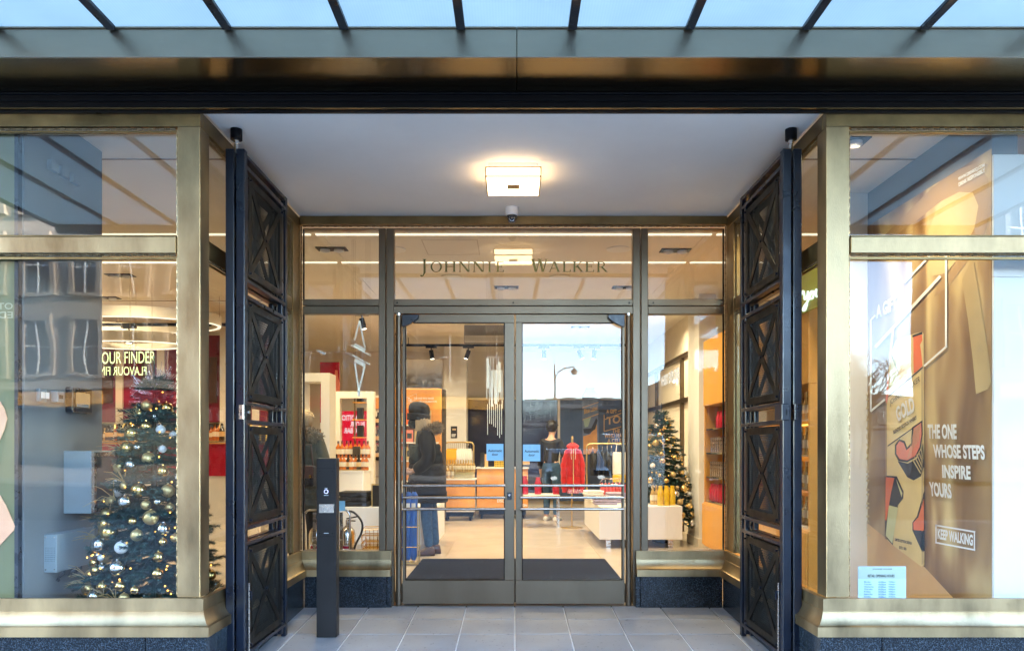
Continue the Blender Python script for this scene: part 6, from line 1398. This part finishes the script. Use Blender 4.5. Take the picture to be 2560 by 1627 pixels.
B('body', M['blackcloth'], t, (bx_ - .13, bx_ + .04, 7.18, 7.30, zb_, zb_ + .20), bevel=.02, seg=2); B('flap', M['leather'], t, (bx_ - .13, bx_ + .04, 7.168, 7.179, zb_ + .08, zb_ + .20), bevel=.006); B('clasp', M['gold'], t, (bx_ - .0, bx_ + .022, 7.160, 7.167, zb_ + .085, zb_ + .11), bevel=.002)
MB().tube([(bx_ - .11, 7.24, zb_ + .2), (bx_ - .10, 7.24, zb_ + .40), (bx_ - .0, 7.24, zb_ + .40), (bx_ + .02, 7.24, zb_ + .2)], .008, 6).build('strap', M['leather'], t, smooth=True)
# ================================================================ ACROSS THE STREET (seen mirrored in the glass)
def house(name, label, x0, x1, y, dep, h, m, floors, bays, ground='shop', zbase=-.1):
    t = thing(name, label, 'building', ((x0 + x1) / 2, y, zbase)); fh = (h - 4.2) / floors
    B('wall', m, t, (x0, x1, y - dep, y, zbase, h))
    B('cornice', m, t, (x0 - .2, x1 + .25, y + .002, y + .55, h - .6, h - .1)); B('string_course', m, t, (x0, x1 + .1, y + .002, y + .22, 4.0, 4.35)); B('parapet', m, t, (x0, x1, y - .5, y - .1, h + .001, h + .7))
    bw = (x1 - x0) / bays
    fm = MB(); fm.box(-.75, -.55, .002, .14, -.2, 2.2); fm.box(.55, .75, .002, .14, -.2, 2.2); fm.box(-.75, .75, .002, .20, 2.2, 2.5); fm.box(-.8, .8, .002, .22, -.35, -.201); fmesh = fm.mesh('surround', m)
    pm = MB(); pm.box(-.549, .549, .003, .02, -.2, 2.199); pmesh = pm.mesh('pane', M['winpane']); sm = MB(); sm.box(-.03, .03, .021, .05, -.19, 2.19); sm.box(-.54, -.031, .021, .045, .97, 1.03); sm.box(.031, .54, .021, .045, .97, 1.03); smesh = sm.mesh('sash', M['white'])
    for f in range(floors):
        for b in range(bays):
            x = x0 + bw * (b + .5); z = 4.9 + f * fh
            o = obj('window', fmesh, t); o.location = (x, y, z); o.matrix_parent_inverse = Matrix.Translation(-V(t.location))
            for nm, me in (('pane', pmesh), ('sash', smesh)): c = bpy.data.objects.new(nm, me); COL.objects.link(c); c.parent = o
    if ground:
        for b in range(0, bays, 2):
            x = x0 + bw * b + .4; w_ = bw * 2 - .8; sw = B('shop_window', M['winpane'], t, (x, min(x + w_, x1 - .2), y + .003, y + .03, .5, 3.2)); B('fascia_board', [M['red'], M['slate'], M['oak']][(b // 2) % 3], sw, (x - .1, min(x + w_ + .1, x1 - .1), y + .003, y + .16, 3.3, 3.9))
    return t
house('street_building', 'four storey brown sandstone building across the street', -58, -14.1, -26, 12, 19, M['stone'], 4, 20)
house('corner_building', 'corner building darkened to dim its reflection, beside the brown sandstone one', -14, .35, -26, 12, 20, M['stone3'], 4, 6)  # split off and darkened to cut the mirrored veil on the left door
random.seed(15); mb = MB(); n = 90; top = [26 + 9 * math.sin(i * .21) + 5 * math.sin(i * .63 + 1) + random.uniform(-1.2, 1.2) for i in range(n + 1)]  # added ridge, hides the bright low sky from the mirroring glass
vs = []; fs = []
for i in range(n + 1): x = -900 + 1800 * i / n; vs += [(x, -380, -.3), (x, -470, top[i]), (x, -600, top[i] * .8), (x, -690, -.3)]
for i in range(n):
    for k in range(3): a = i * 4 + k; fs.append((a, a + 4, a + 5, a + 1))
mb.add(vs, fs); mb.build('horizon_screen_hills', M['hill'], None, smooth=True, kind='structure')
house('screen_terrace', 'added grey terrace screening the low sky beyond the leafless trees', 20, 75, -92, 10, 7.5, M['stone2'], 1, 18, None, -.235)  # put in to cover the glaring skyline mirrored in the poster window
house('far_building', 'long low grey terrace closing the far end of the side street', -6, 15, -80, 10, 6.6, M['stone2'], 1, 9, None, -.235)
house('side_building', 'grey stone building on the farther corner across the street', 19.3, 46, -22, 6, 17, M['stone2'], 3, 11)
house('side_terrace', 'small dark terrace along the side street', 15.5, 27, -66, 12, 8.5, M['slate'], 2, 6, None, -.235)
def streetlamp(x, y, label):
    t = thing('street_lamp', label, 'street lamp', (x, y, -.235)); MB().tube([(x, y, -.235), (x, y, .8), (x, y, 7.6)], [.13, .09, .055], 10).build('post', M['black'], t, smooth=True)
    MB().tube([(x, y, 6.2)] + [(x + 1.5 - 1.5 * math.cos(a), y, 6.2 + 1.2 * math.sin(a)) for a in (.3, .7, 1.1, 1.57)] + [(x + 1.6, y, 7.4)], .05, 6).build('arm', M['black'], t, smooth=True)
    MB().lathe([(.03, .35), (.09, .3), (.32, .05), (.30, 0)][::-1], 14, (x + 1.6, y, 6.95)).build('shade', M['slate'], t, smooth=True); MB().ball((x + 1.6, y, 6.93), .26, 12, 8, (1, 1, .7)).build('globe', M['whiteball'], t, smooth=True)
    return t
streetlamp(3.0, -44, 'black street lamp with curved arm at the mouth of the side street')
def bare_tree(x, y, H, seed, label):
    random.seed(seed); t = thing('bare_tree', label, 'tree', (x, y, -.235), 'bare winter trees beyond the road'); tr_ = MB(); cr = MB()
    def grow(p, d, L_, r, lv):
        q = p + d * L_; (tr_ if lv < 1 else cr).tube([p, q], [r, r * .7], 6 if lv < 2 else 3, cap=False)
        if lv >= 6: return
        for i in range((3 if lv < 5 else 2) if lv else 6):
            n = (d + V((random.uniform(-1, 1), random.uniform(-1, 1), random.uniform(-.1, .7))) * .75).normalized(); grow(q, n, L_ * random.uniform(.55, .8), r * .6, lv + 1)
    grow(V((x, y, -.235)), V((0, 0, 1)), H * .30, H * .014, 0)
    tr_.build('trunk', M['bark'], t); cr.build('crown', M['bark'], t); return t
for i, (x, y, h) in enumerate(((26.2, -49, 9), (28.6, -53, 10.5), (30.4, -56, 9.5), (24.6, -52, 8.5))): bare_tree(x, y, h, 40 + i, 'leafless tree standing ' + ('at the near end of the row beyond the road', 'second along the row beyond the road', 'tallest off behind the second leafless tree', 'nearest the side street in the row')[i])
def car(name, label, x, y, m, L_, W_, H_, prof, glass_z, rz=0, sign=None):
    """front of the vehicle faces +Y"""
    t = thing(name, label, 'vehicle', (0, 0, 0)); mb = MB(); rings = []
    n = len(prof)
    for u, ins in ((-1, .08), (-.96, .02), (-.85, 0), (.85, 0), (.96, .02), (1, .08)):
        rings.append([(u * W_ / 2 * (1 - .14 * max(0, (z - glass_z) / (H_ - glass_z)) if z > glass_z else 1), yy * (1 - ins * .3), z * (1 - ins * .2) + .03) for yy, z in prof])
    mb.loft(rings); mb.build('body', m, t, smooth=True)
    hood = L_ / 2
    B('windscreen', M['winpane'], t, (-W_ * .36, W_ * .36, prof[3][0] - .35, prof[3][0] + .02, glass_z + .06, H_ - .12))
    for s in (-1, 1):
        MB().ball((s * W_ * .36, hood - .06, .70), .085, 12, 8, (1.3, .5, .7)).build('headlight', M['headlight'], t, smooth=True)
        for yy in (hood - .85, -hood + .8):
            wh = MB(); wh.tube([(s * (W_ / 2 - .22), yy, .32), (s * (W_ / 2 - .005), yy, .32)], .32, 20); wh = wh.build('wheel', M['tyre'], t, smooth=True); MB().tube([(s * (W_ / 2 - .004), yy, .32), (s * (W_ / 2 + .01), yy, .32)], .19, 14).build('rim', M['steel'], wh)
        B('mirror', m, t, (s * W_ * .5, s * W_ * .5 + s * .16, prof[3][0] - .1, prof[3][0] + .02, glass_z + .02, glass_z + .16) if s > 0 else (-W_ * .5 - .16, -W_ * .5, prof[3][0] - .1, prof[3][0] + .02, glass_z + .02, glass_z + .16), bevel=.02)
    B('grille', M['black'], t, (-W_ * .28, W_ * .28, hood - .02, hood + .015, .45, .72)); B('bumper', m, t, (-W_ * .46, W_ * .46, hood - .05, hood + .05, .25, .42), bevel=.03); B('number_plate', M['whiteink'], t, (-.26, .26, hood + .051, hood + .06, .30, .41))
    t.location = (x, y, -.235); t.rotation_euler = (0, 0, rz); return t
P_car = [(2.15, .25), (2.2, .55), (2.1, .85), (1.05, 1.0), (.35, 1.46), (-1.1, 1.5), (-1.9, 1.05), (-2.2, .95), (-2.2, .25)]
P_van = [(2.5, .25), (2.55, .6), (2.4, 1.05), (1.75, 1.25), (1.1, 1.95), (-2.4, 2.05), (-2.5, 1.9), (-2.5, .25)]
car('parked_car', 'black car with lit headlights waiting in the side street', 1.75, -10.3, M['carblack'], 4.4, 1.8, 1.5, P_car, 1.0)
car('delivery_van', 'pale blue van behind the black car in the street', 4.1, -13.5, M['vanblue'], 5.0, 1.9, 2.05, P_van, 1.2)
car('parked_car', 'dark car standing farther down beyond the pale blue van', 7.4, -17.5, M['carblack'], 4.4, 1.8, 1.5, P_car, 1.0)
